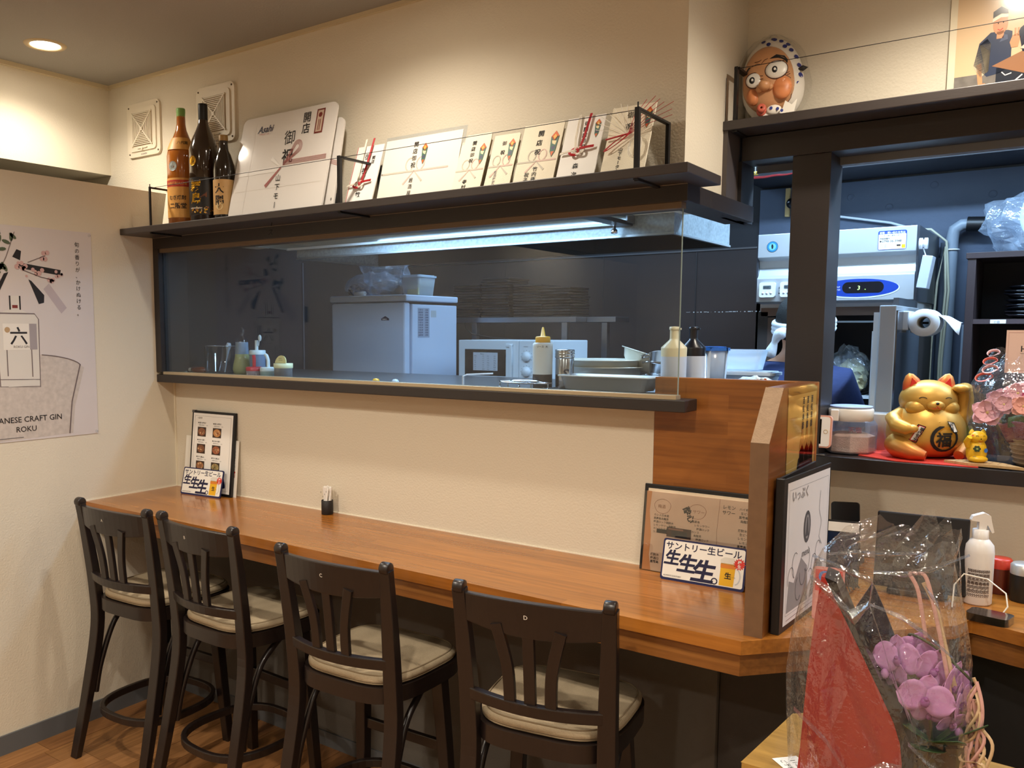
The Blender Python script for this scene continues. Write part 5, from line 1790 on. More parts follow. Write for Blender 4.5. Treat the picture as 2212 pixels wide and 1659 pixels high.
p = Print(mf, .0006)
p.poly([(-.004, .1385), (.014, .149), (.034, .146), (.042, .136), (.040, .125), (.034, .134), (.018, .1395)], ink)
p.poly([(-.066, .124), (-.058, .132), (-.052, .130), (-.062, .122)], ink)
p.line([(-.050, .130), (-.036, .132), (-.026, .128), (-.016, .138), (-.008, .140)], .0014, brown)
p.line([(-.042, .139), (-.032, .137), (-.024, .140)], .0014, brown).line([(.036, .098), (.044, .104)], .0014, brown).line([(.038, .095), (.046, .10)], .0014, brown)
p.line([(.032, .096), (.046, .090), (.050, .070), (.044, .046), (.030, .030)], .0016, brown)
p.line([(-.030, .100), (-.022, .098)], .0014, brown).line([(-.032, .092), (-.022, .091)], .0014, brown)
p.done('face_lines', mt)


def ms(u, v, h):
    q = 1 - (u / .080) ** 2 - ((v - .108) / .108) ** 2
    return (u, .012 - (.046 * math.sqrt(max(q, .03)) + h + .001), v)


p = Print(ms, .0005)
dot = mat('navy_dot', '25327f', .5)
for u, v in ((-.045, .195), (-.018, .203), (.008, .206), (-.005, .190), (.028, .196), (.045, .186), (.052, .168), (.064, .150), (.070, .128), (.0665, .165), (.072, .104), (.066, .082), (.073, .062), (.060, .046), (.068, .03), (.045, .030), (.050, .014), (.030, .014), (-.062, .175), (.012, .203), (.036, .178)):
    if (u / .08) ** 2 + ((v - .108) / .108) ** 2 < .96:
        p.disc(u, v, .0058, dot, n=12)
p.done('blue_dots', mt)
obj('scarf_knot', MB().prism([(-.03, .0), (-.005, .02), (.02, .006), (.03, .03), (.045, .018), (.06, .03), (.05, .0)], 'y', -.052, -.044).ell((-.0, -.052, .012), .02, .008, .012, 14, 8), wht, mt)
p = Print(front(0, -.0605))
for u, v in ((-.006, .014), (.010, .010), (.02, .004)):
    p.disc(u, v, .004, dot, n=10)
p.done('knot_dots', mt)
obj('pursed_mouth', MB().lathe([(.004, 0), (.010, .003), (.012, .010), (.008, .014), (.003, .012)], c=(0, 0, 0), seg=14).ell((.0, 0, -.004), .014, .014, .010, 12, 8), mat('mask_lips', 'c4604c', .4), mt, loc=(-.030, -.052, .016), rot=(R(80), 0, 0))
obj('scarf_tip', MB().lathe([(.0, -.014), (.007, 0), (.0, .014)], c=(.078, -.012, .118), seg=10, ax='x'), ink, mt)
m = MB().ell((0, .0, .104), .096, .062, .112, 30, 20, fn=mface)
rnd = random.Random(5)
m.v = [(x * (1 + rnd.uniform(-.035, .035)), y * (1 + rnd.uniform(-.05, .05)), max(.0, z * (1 + rnd.uniform(-.02, .02)))) for x, y, z in m.v]
m.s = [False] * len(m.f)
obj('clear_wrap', m, film('mask_wrap', (.98, .98, .98), .03, .6, .06, bump=.5, bscale=60), mt)
t = thing('leaning_card', 'cream card leaning behind the mask at the shelf corner', 'card', (2.035, .43, ZS2), (R(-3), 0, R(4)))
obj('card_sheet', MB().box(-.025, .025, -.001, .001, 0, .10), cream, t)

pt = thing('photo_poster', 'large glossy photo poster of people at a pub table leaning on the right shelf', 'poster', (2.79, .428, ZS2), (R(-1), 0, 0))
gls = lambda n, c, **k: mat(n, c, .18, coat=.6, **k)
obj('sheet', MB().box(-.30, .40, -.002, 0, 0, .40), gls('poster_white_edge', 'e9ddc2'), pt)
p = Print(lambda u, v, h: (-.285 + (u + .268) * .62, -.0021 - h, v * .84), .0003)
# coordinates: a = cm right of the left edge (px/7.54*.0041...), keep as metres
p.rect(-.268, 0, .79, .585, gls('photo_wall_tone', 'e2c39c')).layer()
p.rect(-.268, .0, .40, .042, gls('photo_brown_base', '8b6a52')).rect(-.268, .042, .40, .075, gls('photo_kitchenware', '7f7a74', var=.5, vscale=50)).layer()
p.poly([(-.268, .028), (-.21, .045), (-.205, .03), (-.268, .012)], gls('photo_orange_board', 'b9703e'))
p.poly([(-.13, .085), (.40, .12), (.40, .012), (-.04, .006), (-.13, .03)], gls('photo_dark_shade', '2e333d'))
shirt = gls('photo_navy_shirt', '39435a')
p.poly([(-.205, .10), (-.19, .16), (-.155, .185), (-.10, .185), (-.085, .18), (-.085, .085), (-.12, .07), (-.16, .065)], shirt)
apr = gls('photo_grey_apron', 'cfc2a6', var=.2, vscale=80)
p.poly([(-.205, .095), (-.19, .155), (-.165, .17), (-.152, .155), (-.155, .08), (-.18, .065)], apr)
skin = gls('photo_skin', 'd99a70')
p.poly([(-.197, .10), (-.180, .105), (-.172, .045), (-.187, .045)], skin)
p.poly([(-.192, .045), (-.165, .048), (-.150, .032), (-.156, .018), (-.163, .03), (-.165, .012), (-.172, .024), (-.177, .01), (-.181, .024), (-.188, .012), (-.192, .03)], skin)
p.poly([(-.195, .012), (-.145, .018), (-.135, .0), (-.195, .0)], gls('photo_jeans', '5d6474'))
p.layer()
p.disc(-.125, .205, .024, skin, ry=.03, n=20).rect(-.135, .165, -.112, .185, skin)
p.poly([(-.125, .155), (-.112, .175), (-.100, .172), (-.098, .16)], gls('photo_shirt_light', '55607a'))
p.poly([(.0, .155), (.0, .24), (-.035, .20), (-.060, .185), (-.065, .175), (-.05, .12), (.02, .11)], gls('photo_second_shirt', '1c2238'))
p.disc(-.025, .215, .022, skin, ry=.028, n=18)
p.poly([(-.086, .135), (-.066, .135), (-.058, .16), (-.068, .172), (-.084, .168), (-.092, .15)], skin)
p.rect(-.079, .165, -.073, .187, skin).rect(-.069, .165, -.063, .187, skin)
p.poly([(-.145, .092), (-.03, .128), (.40, .14), (.40, .02), (-.02, .055)], gls('photo_table_wood', 'a27454'))
p.layer()
p.poly([(-.150, .222), (-.150, .24), (-.125, .252), (-.103, .24), (-.101, .228), (-.124, .232)], gls('photo_dark_hair', '2a2320'))
p.poly([(-.151, .212), (-.150, .224), (-.124, .233), (-.101, .23), (-.101, .22), (-.124, .222)], gls('photo_headband', 'f3ead2'))
p.disc(-.132, .207, .002, ink, n=6).disc(-.116, .208, .002, ink, n=6).line([(-.133, .191), (-.125, .187), (-.116, .192)], .0025, red)
p.poly([(-.058, .130), (-.040, .142), (-.018, .136), (-.036, .124)], gls('photo_dish', 'd8cdb8'))
p.rect(-.042, .135, -.024, .155, gls('photo_beer', 'e4c97e')).rect(-.01, .125, .01, .155, gls('photo_beer', 'e4c97e'))
p.line([(-.095, .026), (-.045, .058)], .004, white).disc(-.095, .026, .006, white, n=10).line([(-.112, .072), (-.10, .062), (-.08, .066)], .003, white)
p.text('JAPAN', -.042, .028, .012, white, rot=R(8)).text('OZEKI', -.070, .010, .020, white, off=.02, rot=R(8))
p.done('photo_print', pt)

# ------------------------------------------------------------------ things on the counter, left
beerb = mat('sign_navy_frame', '1a2050', .35)
beerw = mat('sign_white', 'f1eee6', .35)


def beer_sign(label, loc, rz):
    t = thing('beer_sign', label, 'sign', loc, (R(-14), 0, rz))
    obj('board', MB().prism(rrect(.2, .1, .006, 3, 0, .05), 'y', 0, .004), beerb, t)
    obj('rear_leg', MB().add([(-.09, .004, .09), (.09, .004, .09), (.09, .04, .01), (-.09, .04, .01), (-.09, .006, .092), (.09, .006, .092), (.09, .043, .01), (-.09, .043, .01)],
                             [(0, 1, 2, 3), (7, 6, 5, 4), (0, 4, 5, 1), (1, 5, 6, 2), (2, 6, 7, 3), (3, 7, 4, 0)]), beerb, t)
    p = Print(front(0, 0))
    p.poly(rrect(.192, .09, .005, 4, .0, .051), beerw).layer()
    p.text('サントリー生ビール', -.093, .076, .0202, mat('sign_navy', '18183f', .4), off=.03)
    nv = mat('sign_navy', '18183f', .4)
    for u, v, s_ in ((-.095, .041, .038), (-.062, .028, .046), (-.027, .012, .056)):
        p.text('生', u, v, s_, nv, off=.055, shear=.18)
    p.arc(.031, .015, .0065, 0, 2 * PI, .0028, nv, n=16)
    p.poly([(.043, .06), (.077, .06), (.075, .008), (.042, .008)], mat('beer_yellow', 'e8b21c', .4))
    p.poly([(.042, .058), (.078, .058), (.079, .068), (.07, .074), (.05, .074), (.041, .068)], mat('beer_foam', 'dcd9cf', .4))
    p.arc(.078, .032, .011, R(-85), R(85), .003, mat('mug_handle', 'c9cdd0', .3), ry=.018)
    p.layer()
    p.poly([(.042, .058), (.077, .058), (.0768, .049), (.0425, .049)], mat('beer_orange', 'd8802a', .4))
    p.text('生', .053, .026, .016, ink, off=.05).text('ビール', .0655, .028, .0045, ink)
    star = []
    for k in range(28):
        rr = .0145 if k % 2 == 0 else .010
        star.append((.085 + rr * math.cos(2 * PI * k / 28), .062 + rr * math.sin(2 * PI * k / 28)))
    p.poly(star, mat('sign_red', 'd63428', .4)).layer()
    p.text('樽生', .085, .071, .009, white, vert=True, off=.03)
    p.text('ALWAYS SUNTORY', -.092, .0095, .005, ink)
    p.done('print', t)
    return t


t = thing('menu_board', 'wide white laminated menu leaning on the wall behind the black-framed menu', 'menu', (.225, -.030, .80), (R(-6), 0, 0))
obj('sheet', MB().box(-.15, .15, 0, .003, 0, .205), mat('laminated_white', 'efece2', .35), t)
p = Print(front(0, 0))
p.text('お品書き一品料理各種', .133, .17, .010, ink, vert=True, off=.02).disc(.137, .09, .004, red, n=8).disc(.133, .075, .005, greenp, n=8)
p.text('麺飯', .137, .085, .007, red, vert=True)
p.done('print', t)
t = thing('menu_book', 'black-framed upright menu with food photographs on the left of the counter', 'menu', (.247, -.046, .80), (R(-6), 0, R(2)))
obj('cover', MB().prism(rrect(.232, .305, .003, 2, 0, .1525), 'y', 0, .010), blackm, t, bevel=.001)
obj('corner_protector', MB().box(-.118, -.104, -.001, .011, .297, .3065), mat('metal_corner', '6a6a6c', .3, metal=.8), t)
p = Print(front(-.0, 0))
p.rect(-.109, .010, .106, .296, white).layer()
p.frame(-.099, .02, .096, .286, .0008, ink)
p.text('一品料理', -.088, .276, .007, ink)
foods = ['8a5a3e', 'c48a52', '7d5238', '9c5a3c', 'a8744c', '9a8a58', 'b5603c']
k = 0
for r_ in range(4):
    for c_ in range(2):
        if r_ == 3 and c_ == 1:
            continue
        u, v = -.082 + c_ * .083, .222 - r_ * .063
        p.text(['●若鶏の唐揚げ', '●おまかせ盛り', '●牛すじ煮込み', '●海鮮焼きそば'][r_], u, v + .036, .0062, ink, off=.03)
        p.text('自家製の味わい  680', u + .004, v + .028, .005, inkgrey)
        p.rect(u, v - .012, u + .046, v + .023, mat('food_dark', '3c2a20', .5)).layer()
        rnd = random.Random(k)
        fm = [mat('food_%d' % k, foods[k], .5, var=.3, vscale=120), mat('food_light', 'd9b486', .5), mat('food_mid', '9b5e3c', .5)]
        p.disc(u + .023, v + .0055, .020, fm[0], ry=.0145, n=14).layer()
        for q in range(14):
            a, d = rnd.uniform(0, 6.28), rnd.uniform(0, .8)
            p.disc(u + .023 + .019 * d * math.cos(a), v + .0055 + .013 * d * math.sin(a), rnd.uniform(.0015, .004), rnd.choice(fm), n=6)
        p.h -= 2 * p.step
        k += 1
p.done('print', t)
beer_sign('small navy-framed beer sign in front of the upright food menu on the left', (.243, -.085, .80), R(6))

t = thing('toothpick_holder', 'small black cup of paper-wrapped toothpicks on the counter by the wall', 'holder', (.833, -.032, .80))
obj('cup_wall', MB().lathe([(0, 0), (.0185, 0), (.0195, .002), (.0195, .046), (.018, .047), (.0175, .02)], seg=28), mat('black_leather_cup', '1b1716', .55, bump=.5, bscale=300), t)
random.seed(3)
for k in range(13):
    a, d = k * 2.4, .004 + .009 * (k % 3) / 2
    x, y = d * math.cos(a), d * math.sin(a)
    o = obj('wrapped_toothpick', MB().box(-.0035, .0035, -.0012, .0012, 0, .082 + random.random() * .008), white, t, loc=(x, y, .004), rot=(R(random.uniform(-6, 6)), R(random.uniform(-7, 7)), random.uniform(-.6, .6)))
p = Print(front(0, -.017))
for u, v in ((-.012, .072), (.004, .066), (.011, .075), (-.004, .058)):
    p.rect(u, v, u + .0016, v + .005, ink)
p.done('printed_ticks', t)

# ------------------------------------------------------------------ things on the counter, right
t = thing('menu_stack', 'brown landscape drinks menu in a clear stand against the wooden partition', 'menu', (2.082, -.036, .80), (R(-7), 0, 0))
obj('black_backing', MB().box(-.16, .17, .006, .012, 0, .218), blackm, t, bevel=.002)
obj('page_stack', MB().box(-.148, .17, .002, .006, .002, .207), mat('page_edges', 'e2d3b8', .7), t)
obj('acrylic_stand', MB().box(-.155, .18, -.003, -.0015, 0, .20).box(-.155, .18, -.003, .012, -.0, .002), clearg, t)
pg = mat('menu_tan_page', 'd6b298', .7)
obj('front_page', MB().box(-.150, .17, 0, .002, .002, .200), pg, t)
p = Print(front(0, 0), .0002)
tl = mat('menu_orange_band', 'c88552', .7)
br_ = mat('menu_brown_line', '8a5638', .7)
p.poly([(-.150, .002), (-.150, .2), (-.137, .2), (-.140, .15), (-.132, .09), (-.134, .04), (-.127, .002)], tl)
p.line([(.035, .199), (.032, .12), (.038, .01)], .0008, br_)
p.layer()
for u, v, t_ in ((-.107, .165, '梅酒'), (-.018, .162, 'サワー')):
    p.line([(u + .021 * math.cos(a) * (1 + .05 * math.sin(3 * a)), v + .018 * math.sin(a)) for a in [2 * PI * i / 22 for i in range(22)]], .0009, br_, closed=True)
    p.text(t_, u - .012, v - .004, .010, br_)
p.text('酔心', -.055, .166, .020, ink, off=.05, rot=R(-60))
random.seed(12)
jp = ['レモンサワー', '生ビール', '梅酒ロック', 'ハイボール', '日本酒冷', '烏龍茶', '焼酎水割り', 'カシス', '黒霧島']
for k in range(6):
    p.text(random.choice(jp) + random.choice(jp)[:3], -.128, .140 - k * .0085, .0065, ink, off=.01)
for k in range(9):
    p.text(random.choice(jp), -.030 + (k % 3) * .006, .135 - k * .0085, .0065, ink, off=.01)
p.text('レモン', .042, .178, .0105, ink, off=.02).text('サワー', .042, .165, .0105, ink, off=.02)
for k in range(14):
    p.text(random.choice(jp)[:4], .082 + (k % 2) * .004, .178 - k * .0095 - (.012 if k > 3 else 0), .0072, ink, off=.02)
for k in range(3):
    p.text(random.choice(jp)[:3], -.13, .040 - k * .009, .0075, ink, off=.02)
p.rect(-.118, .098, -.092, .108, ink).rect(-.092, .092, -.030, .116, mat('bottle_print_brown', '3a1d16', .6)).layer().rect(-.08, .094, -.04, .108, mat('bottle_label_print', '15131c', .6)).rect(-.088, .110, -.05, .114, mat('bottle_hilite', '8a5a46', .6))
p.done('print', t)
beer_sign('larger-looking navy-framed beer sign in front of the brown menu on the right', (2.100, -.083, .80), R(1.5))

t = thing('menu_folder', 'black-edged menu folder with a monochrome sketched cover leaning on the side partition', 'menu', (2.3285, -.175, .80))
obj('back_cover', MB().box(-.001, .0045, -.142, .148, 0, .312), blackm, t, bevel=.001)
obj('spine', MB().box(-.001, .016, -.150, -.140, 0, .314), blackm, t, bevel=.002)
fc = obj('front_cover', MB().box(0, .004, 0, .29, 0, .312), blackm, t, bevel=.001, loc=(.012, -.143, 0), rot=(0, 0, R(-4)))
p = Print(right(.0042), .0002)
pgw = mat('cover_page', 'dcd3cd', .5, var=.06, vscale=8)
p.rect(.014, .012, .282, .302, pgw).layer()
p.frame(.026, .03, .272, .286, .0009, inkgrey)
sk = mat('sketch_grey', '8d8683', .7)
skd = mat('sketch_dark', '4d4848', .7)
p.poly([(.03, .035), (.16, .035), (.15, .11), (.11, .135), (.07, .09), (.04, .10)], sk).poly([(.17, .035), (.26, .05), (.25, .10), (.2, .115)], sk)
p.layer()
p.disc(.14, .195, .022, skd, ry=.034, n=20).layer().disc(.14, .195, .014, sk, ry=.026, n=16).layer().poly([(.13, .175), (.15, .175), (.143, .215), (.137, .215)], skd)
p.text('いっぷく', .04, .262, .026, sk, off=.02)
for k in range(9):
    u = .05 + k * .024
    p.arc(u, .10 + .03 * math.sin(k * 2.1), .018, k, k + 3.5, .0014, skd, ry=.026, n=9)
p.line([(.22, .26), (.215, .22), (.235, .19), (.22, .16), (.24, .14)], .0014, skd)
p.text('menu', .11, .135, .022, skd, shear=.3)
p.line([(.03, .02), (.26, .024)], .001, mat('maroon_print', '7a2b22', .6))
p.done('cover_print', fc)

# second counter group (behind the gift bag)
t = thing('dark_phone', 'black phone standing upright against the wall behind the counter', 'phone', (2.335, .330, .80), (R(-6), R(-4), 0))
obj('phone_stand', MB().box(-.035, .035, -.01, .05, 0, .03), blackm, t, bevel=.003)
obj('phone_body', MB().prism(rrect(.068, .14, .008, 4, 0, .09), 'y', -.004, .004), mat('phone_black', '131417', .25), t, bevel=.001)
obj('phone_edge', MB().box(-.0345, -.0335, -.003, .003, .04, .15), chrome, t)
t = thing('tablet_stand', 'small black-framed tablet with a white top strip behind the gift bag', 'tablet', (2.355, .11, .80), (R(-16), 0, R(10)))
obj('tablet_body', MB().prism(rrect(.10, .155, .005, 3, 0, .0775), 'y', 0, .008), blackm, t)
obj('white_strip', MB().box(-.044, .046, -.001, 0, .128, .150), white, t)
obj('blue_screen', MB().box(-.044, .046, -.001, 0, .01, .126), mat('dark_blue_screen', '1a2742', .15), t)
t = thing('register_terminal', 'dark upright register screen behind the gift bag on the second counter', 'terminal', (2.535, .12, .8022), (R(-10), 0, R(4)))
obj('screen_panel', MB().box(-.10, .085, 0, .018, .012, .185), mat('terminal_black', '16161a', .3), t, bevel=.004)
obj('base', MB().box(-.07, .05, -.01, .10, 0, .012), blackm, t, bevel=.003)
m = MB()
random.seed(19)
for k in range(4):
    m.tube([(2.39 + k * .006, .05 + k * .02, .803 + .0), (2.375 + .02 * random.random(), .02 + k * .02, .85), (2.40, .04 + k * .01, .88 - k * .015), (2.385 + .02 * random.random(), .06, .84), (2.40, .09, .803)], .0018, 6)
tag(obj('charging_cable', m, blackm), 'tangle of thin black charging cables beside the tablet', 'cable')
t = thing('spray_bottle', 'white trigger spray bottle on the second counter', 'bottle', (2.638, .155, .80), (0, 0, R(20)))
wb = mat('spray_white', 'e6e2de', .35)
obj('bottle_body', MB().lathe([(0, 0), (.026, 0), (.029, .004), (.029, .115), (.027, .132), (.019, .143), (.0155, .146)], seg=32), wb, t)
obj('screw_collar', MB().lathe([(.0155, .142), (.0158, .144), (.0158, .166), (.012, .167), (0, .167)], seg=26), wb, t)
obj('trigger_head', MB().prism([(-.018, .196), (-.022, .186), (-.006, .184), (-.006, .166), (.008, .166), (.010, .178), (.020, .160), (.024, .162), (.018, .186), (.016, .198), (.004, .204)], 'y', -.008, .008), wb, t, bevel=.002)
p = Print(cyl(.0292, 0, R(-110)))
p.rect(-.022, .012, .03, .085, mat('spray_label', 'ddd3c4', .5)).layer()
for k in range(6):
    p.text('除菌消毒用成分', -.015 + k * .0075, .082, .0085, mat('label_brown_ink', '4a3a34', .5), vert=True, off=.02)
p.done('label_lettering', t)
for (x, y, r_, h_, mc, mb_, l_) in ((2.672, .275, .023, .082, mat('red_lid', 'c73a22', .35), mat('brown_spice', '6a2c1c', .3), 'small red-lidded spice shaker behind the spray bottle'),
                                    (2.640, .30, .012, .078, blackm, mat('dark_spice', '1c1715', .3), 'slim black shaker behind the spray bottle'),
                                    (2.722, .235, .028, .085, mat('tin_lid', 'c7c3bd', .3, metal=.6), mat('black_can', '15130f', .4), 'black canister with silver lid at the right edge')):
    t = thing('spice_shaker', l_, 'shaker', (x, y, .80))
    obj('shaker_body', MB().lathe([(0, 0), (r_, 0), (r_ * 1.03, .003), (r_ * 1.03, h_ * .72)], seg=26), mb_, t)
    obj('shaker_lid', MB().lathe([(r_ * 1.05, h_ * .72), (r_ * 1.05, h_ * .95), (r_ * .9, h_), (0, h_)], seg=26), mc, t)
t = thing('card_reader', 'flat glossy black card reader lying on the second counter', 'card reader', (2.672, .03, .80), (0, 0, R(-12)))
obj('reader_body', MB().prism(rrect(.078, .055, .012, 5), 'z', 0, .016), mat('reader_black', '0d0d10', .15, coat=1), t, bevel=.004)
m = MB().tube([(2.60, .07, .805), (2.60, .09, .85), (2.615, .11, .872), (2.66, .10, .870), (2.695, .08, .85), (2.70, .07, .825), (2.69, .06, .806), (2.67, .06, .803)], .0016, 7)
tag(obj('white_cable', m, whc), 'white charging cable looping in front of the spray bottle', 'cable')
t = thing('ticket_stand', 'pink and red printed ticket stand beside the menu folder', 'stand', (2.40, -.17, .80), (R(-10), 0, R(12)))
obj('plate', MB().prism(rrect(.06, .11, .006, 3, 0, .055), 'y', 0, .003), mat('ticket_pink', 'd98f86', .5), t)
p = Print(front(0, 0))
p.rect(-.026, .06, .026, .104, mat('sign_red', 'd63428', .4)).layer().disc(-.008, .09, .012, mat('ticket_blue', '5b7fc0', .5)).layer().disc(-.006, .09, .008, mat('sign_red', 'd63428', .4)).rect(-.012, .02, .022, .05, mat('ticket_grey', 'b0a8a0', .6))
p.done('print', t)
struct('trim_8', MB().box(2.62, 4.4, .10, .13, 0, .735), mat('black_counter_front', '100e10', .6))

# ------------------------------------------------------------------ bar stools
stw = mat('stool_dark_wood', '1d1513', .34, var=.35, vscale=30, stretch=(8, 8, 1), coat=.15)
fabric = mat('beige_seat_fabric', 'b3a184', .95, bump=.8, bscale=700, var=.12, vscale=220)
piping = mat('seat_piping', '8d7b60', .9)


def seat_outline(w_, d_, n=40):
    """rounded at the front (+y), slightly narrower and bowed at the back"""
    pts = []
    for i in range(n):
        a = 2 * PI * i / n
        c, s_ = math.cos(a), math.sin(a)
        ex = .50
        x = w_ / 2 * math.copysign(abs(c) ** ex, c)
        y = d_ / 2 * math.copysign(abs(s_) ** (ex if s_ > 0 else .72), s_)
        x *= 1 + .05 * (y / (d_ / 2))
        pts.append((x, y))
    return pts


def curve(pts, n=10):
    """Catmull-Rom through the points"""
    P = [Vector(p) for p in pts]
    out = []
    for i in range(len(P) - 1):
        p0, p1, p2, p3 = P[max(i - 1, 0)], P[i], P[i + 1], P[min(i + 2, len(P) - 1)]
        for k in range(n):
            t = k / n
            out.append(.5 * ((2 * p1) + (-p0 + p2) * t + (2 * p0 - 5 * p1 + 4 * p2 - p3) * t * t + (-p0 + 3 * p1 - 3 * p2 + p3) * t ** 3))
    out.append(P[-1])
    return out


SZ = .533


def stool(loc, rz, label, letter):
    t = thing('bar_stool', label, 'stool', loc, (0, 0, rz), 'bar stools along the counter')
    # rear stiles run from the floor to the top of the back
    for s_ in (-1, 1):
        path = curve([(s_ * .170, -.248, 0), (s_ * .164, -.200, .2), (s_ * .158, -.158, .42), (s_ * .158, -.160, .56), (s_ * .163, -.178, .72), (s_ * .168, -.196, .842)], 6)
        n = len(path)
        sc = [.82 + .25 * math.sin(PI * min(1, i / n * 1.1)) for i in range(n)]
        m = MB().sweep(path, [(-.0135, -.019), (.0135, -.019), (.0135, .019), (-.0135, .019)], scale=sc, up=(1, 0, 0), sm=False)
        m.lathe([(.0, -.0125), (.0155, -.0125), (.0155, .0125), (0, .0125)], c=(s_ * .168, -.1965, .846), seg=16, ax='x')
        obj('rear_leg', m, stw, t, bevel=.003)
    for s_ in (-1, 1):
        m = MB().sweep([(s_ * .128, .085, .51), (s_ * .140, .098, .3), (s_ * .155, .116, 0)], [(-.017, -.017), (.017, -.017), (.017, .017), (-.017, .017)], scale=[1.05, 1, .82], up=(1, 0, 0), sm=False)
        obj('front_leg', m, stw, t, bevel=.003)
    ol = [(x, y - .008) for x, y in seat_outline(.350, .352)]
    m = MB().prism(ol, 'z', SZ - .042, SZ - .002, sm=True)
    il = [(x * .9, y * .9) for x, y in ol]
    obj('seat_frame', m, stw, t, bevel=.004)
    # cushion
    c_o = seat_outline(.338, .335, 48)
    vs, fs = [], []
    rings = [(.93, 0), (1.0, .007), (1.0, .014), (.965, .0205), (.90, .0225), (.6, .026), (.25, .027)]
    for sc_, h in rings:
        vs += [(x * sc_, y * sc_ - .004, SZ + h) for x, y in c_o]
    k = len(c_o)
    for j in range(len(rings) - 1):
        fs += [(j * k + i, j * k + (i + 1) % k, (j + 1) * k + (i + 1) % k, (j + 1) * k + i) for i in range(k)]
    fs.append(tuple(range((len(rings) - 1) * k, len(rings) * k)))
    cu = obj('seat_cushion', MB().add(vs, fs, 0, True), fabric, t)
    for h, sc_ in ((.0215, .945), (.003, .985)):
        obj('piping', MB().tube([(x * sc_, y * sc_ - .004, SZ + h) for x, y in c_o], .0022, 6, closed=True), piping, cu)
    # top rail, lower rail, slats
    def rail(z0, z1, bow, th, top=0):
        vs, fs = [], []
        n = 14
        for i in range(n + 1):
            u = i / n
            x = -.158 + .316 * u
            arch = 1 - (2 * u - 1) ** 2
            for (z, q) in ((z0 - (top and .010 * arch), 0), (z1 + (top and .006 * arch), 1)):
                yb_ = -.160 - .034 * ((z - .56) / .29) - bow * arch
                vs += [(x, yb_ - th / 2, z), (x, yb_ + th / 2, z)]
        for i in range(n):
            a, b = i * 4, (i + 1) * 4
            fs += [(a, b, b + 2, a + 2), (a + 1, a + 3, b + 3, b + 1), (a, a + 1, b + 1, b), (a + 2, b + 2, b + 3, a + 3)]
        fs += [(0, 2, 3, 1), (n * 4, n * 4 + 1, n * 4 + 3, n * 4 + 2)]
        return MB().add(vs, fs)
    obj('top_rail', rail(.772, .836, .030, .018, 1), stw, t, bevel=.003)
    obj('lower_rail', rail(.585, .613, .034, .020), stw, t, bevel=.003)
    for k_ in (-1, 0, 1):
        path = curve([(k_ * .046, -.197, .600), (k_ * .050, -.206, .69), (k_ * .072, -.218, .785)], 5)
        obj('back_slat', MB().sweep(path, [(-.013, -.006), (.013, -.006), (.013, .006), (-.013, .006)], up=(0, 1, 0), sm=False), stw, t, bevel=.002)
    # bentwood braces on both sides and at the front/back, foot ring
    for s_ in (-1, 1):
        obj('bentwood_brace', MB().tube(curve([(s_ * .160, -.172, .20), (s_ * .156, -.150, .30), (s_ * .152, -.10, .42), (s_ * .150, -.04, .475), (s_ * .146, .0, .495)], 7), .0095, 10), stw, t)
    ring = [(.158 * math.copysign(abs(math.cos(a)) ** .75, math.cos(a)), -.045 + .168 * math.copysign(abs(math.sin(a)) ** .8, math.sin(a)), .165) for a in [2 * PI * i / 40 for i in range(40)]]
    obj('foot_ring', MB().sweep(ring, [(-.008, -.012), (.008, -.012), (.008, .012), (-.008, .012)], closed=True, up=(0, 0, 1), sm=False), stw, t, bevel=.003)
    obj('foot_bar', MB().box(-.135, .135, .092, .108, .265, .295), stw, t, bevel=.003)
    p = Print(lambda u, v, h: (u, -.196 - .034 * (v - .72) / .29 - .030 - h + .0005, v), .0005)
    p.text(letter, -.004, .808, .013, mat('sticker_white', 'cfc8bc', .6), off=.02)
    p.done('letter_sticker', t)
    return t


stool((.366, -.327, 0), R(3), 'dark bar stool nearest the left wall, back letter A', 'A')
stool((.777, -.312, 0), R(-2), 'dark bar stool second from the left wall, lettered B', 'B')
stool((1.337, -.355, 0), R(3), 'dark bar stool third from the left wall, lettered C on its back', 'C')
stool((1.864, -.330, 0), R(10), 'dark bar stool nearest the viewer at the right, lettered D', 'D')

# ------------------------------------------------------------------ person bending in front of the refrigerator
pr = thing('person', 'person in a navy work shirt and white towel headband bending towards the open refrigerator', 'person', (2.045, .74, 0), (0, 0, 0))
HX = .022


def skinned(name, verts, edges, rad, m, parent, label=None, root=0, sub=2):
    me = bpy.data.meshes.new(name)
    me.from_pydata([Vector(v) for v in verts], edges, [])
    o = bpy.data.objects.new(name, me)
    COL.objects.link(o)
    o.parent = parent
    o.modifiers.new('skin', 'SKIN')
    if me.skin_vertices:
        for i, sv in enumerate(me.skin_vertices[0].data):
            r_ = rad[i]
            sv.radius = r_ if isinstance(r_, tuple) else (r_, r_)
            sv.use_root = (i == root)
    q = o.modifiers.new('sub', 'SUBSURF')
    q.levels = q.render_levels = sub
    me.materials.append(m)
    o.modifiers['skin'].use_smooth_shade = True
    if label:
        o['label'] = label
    return o


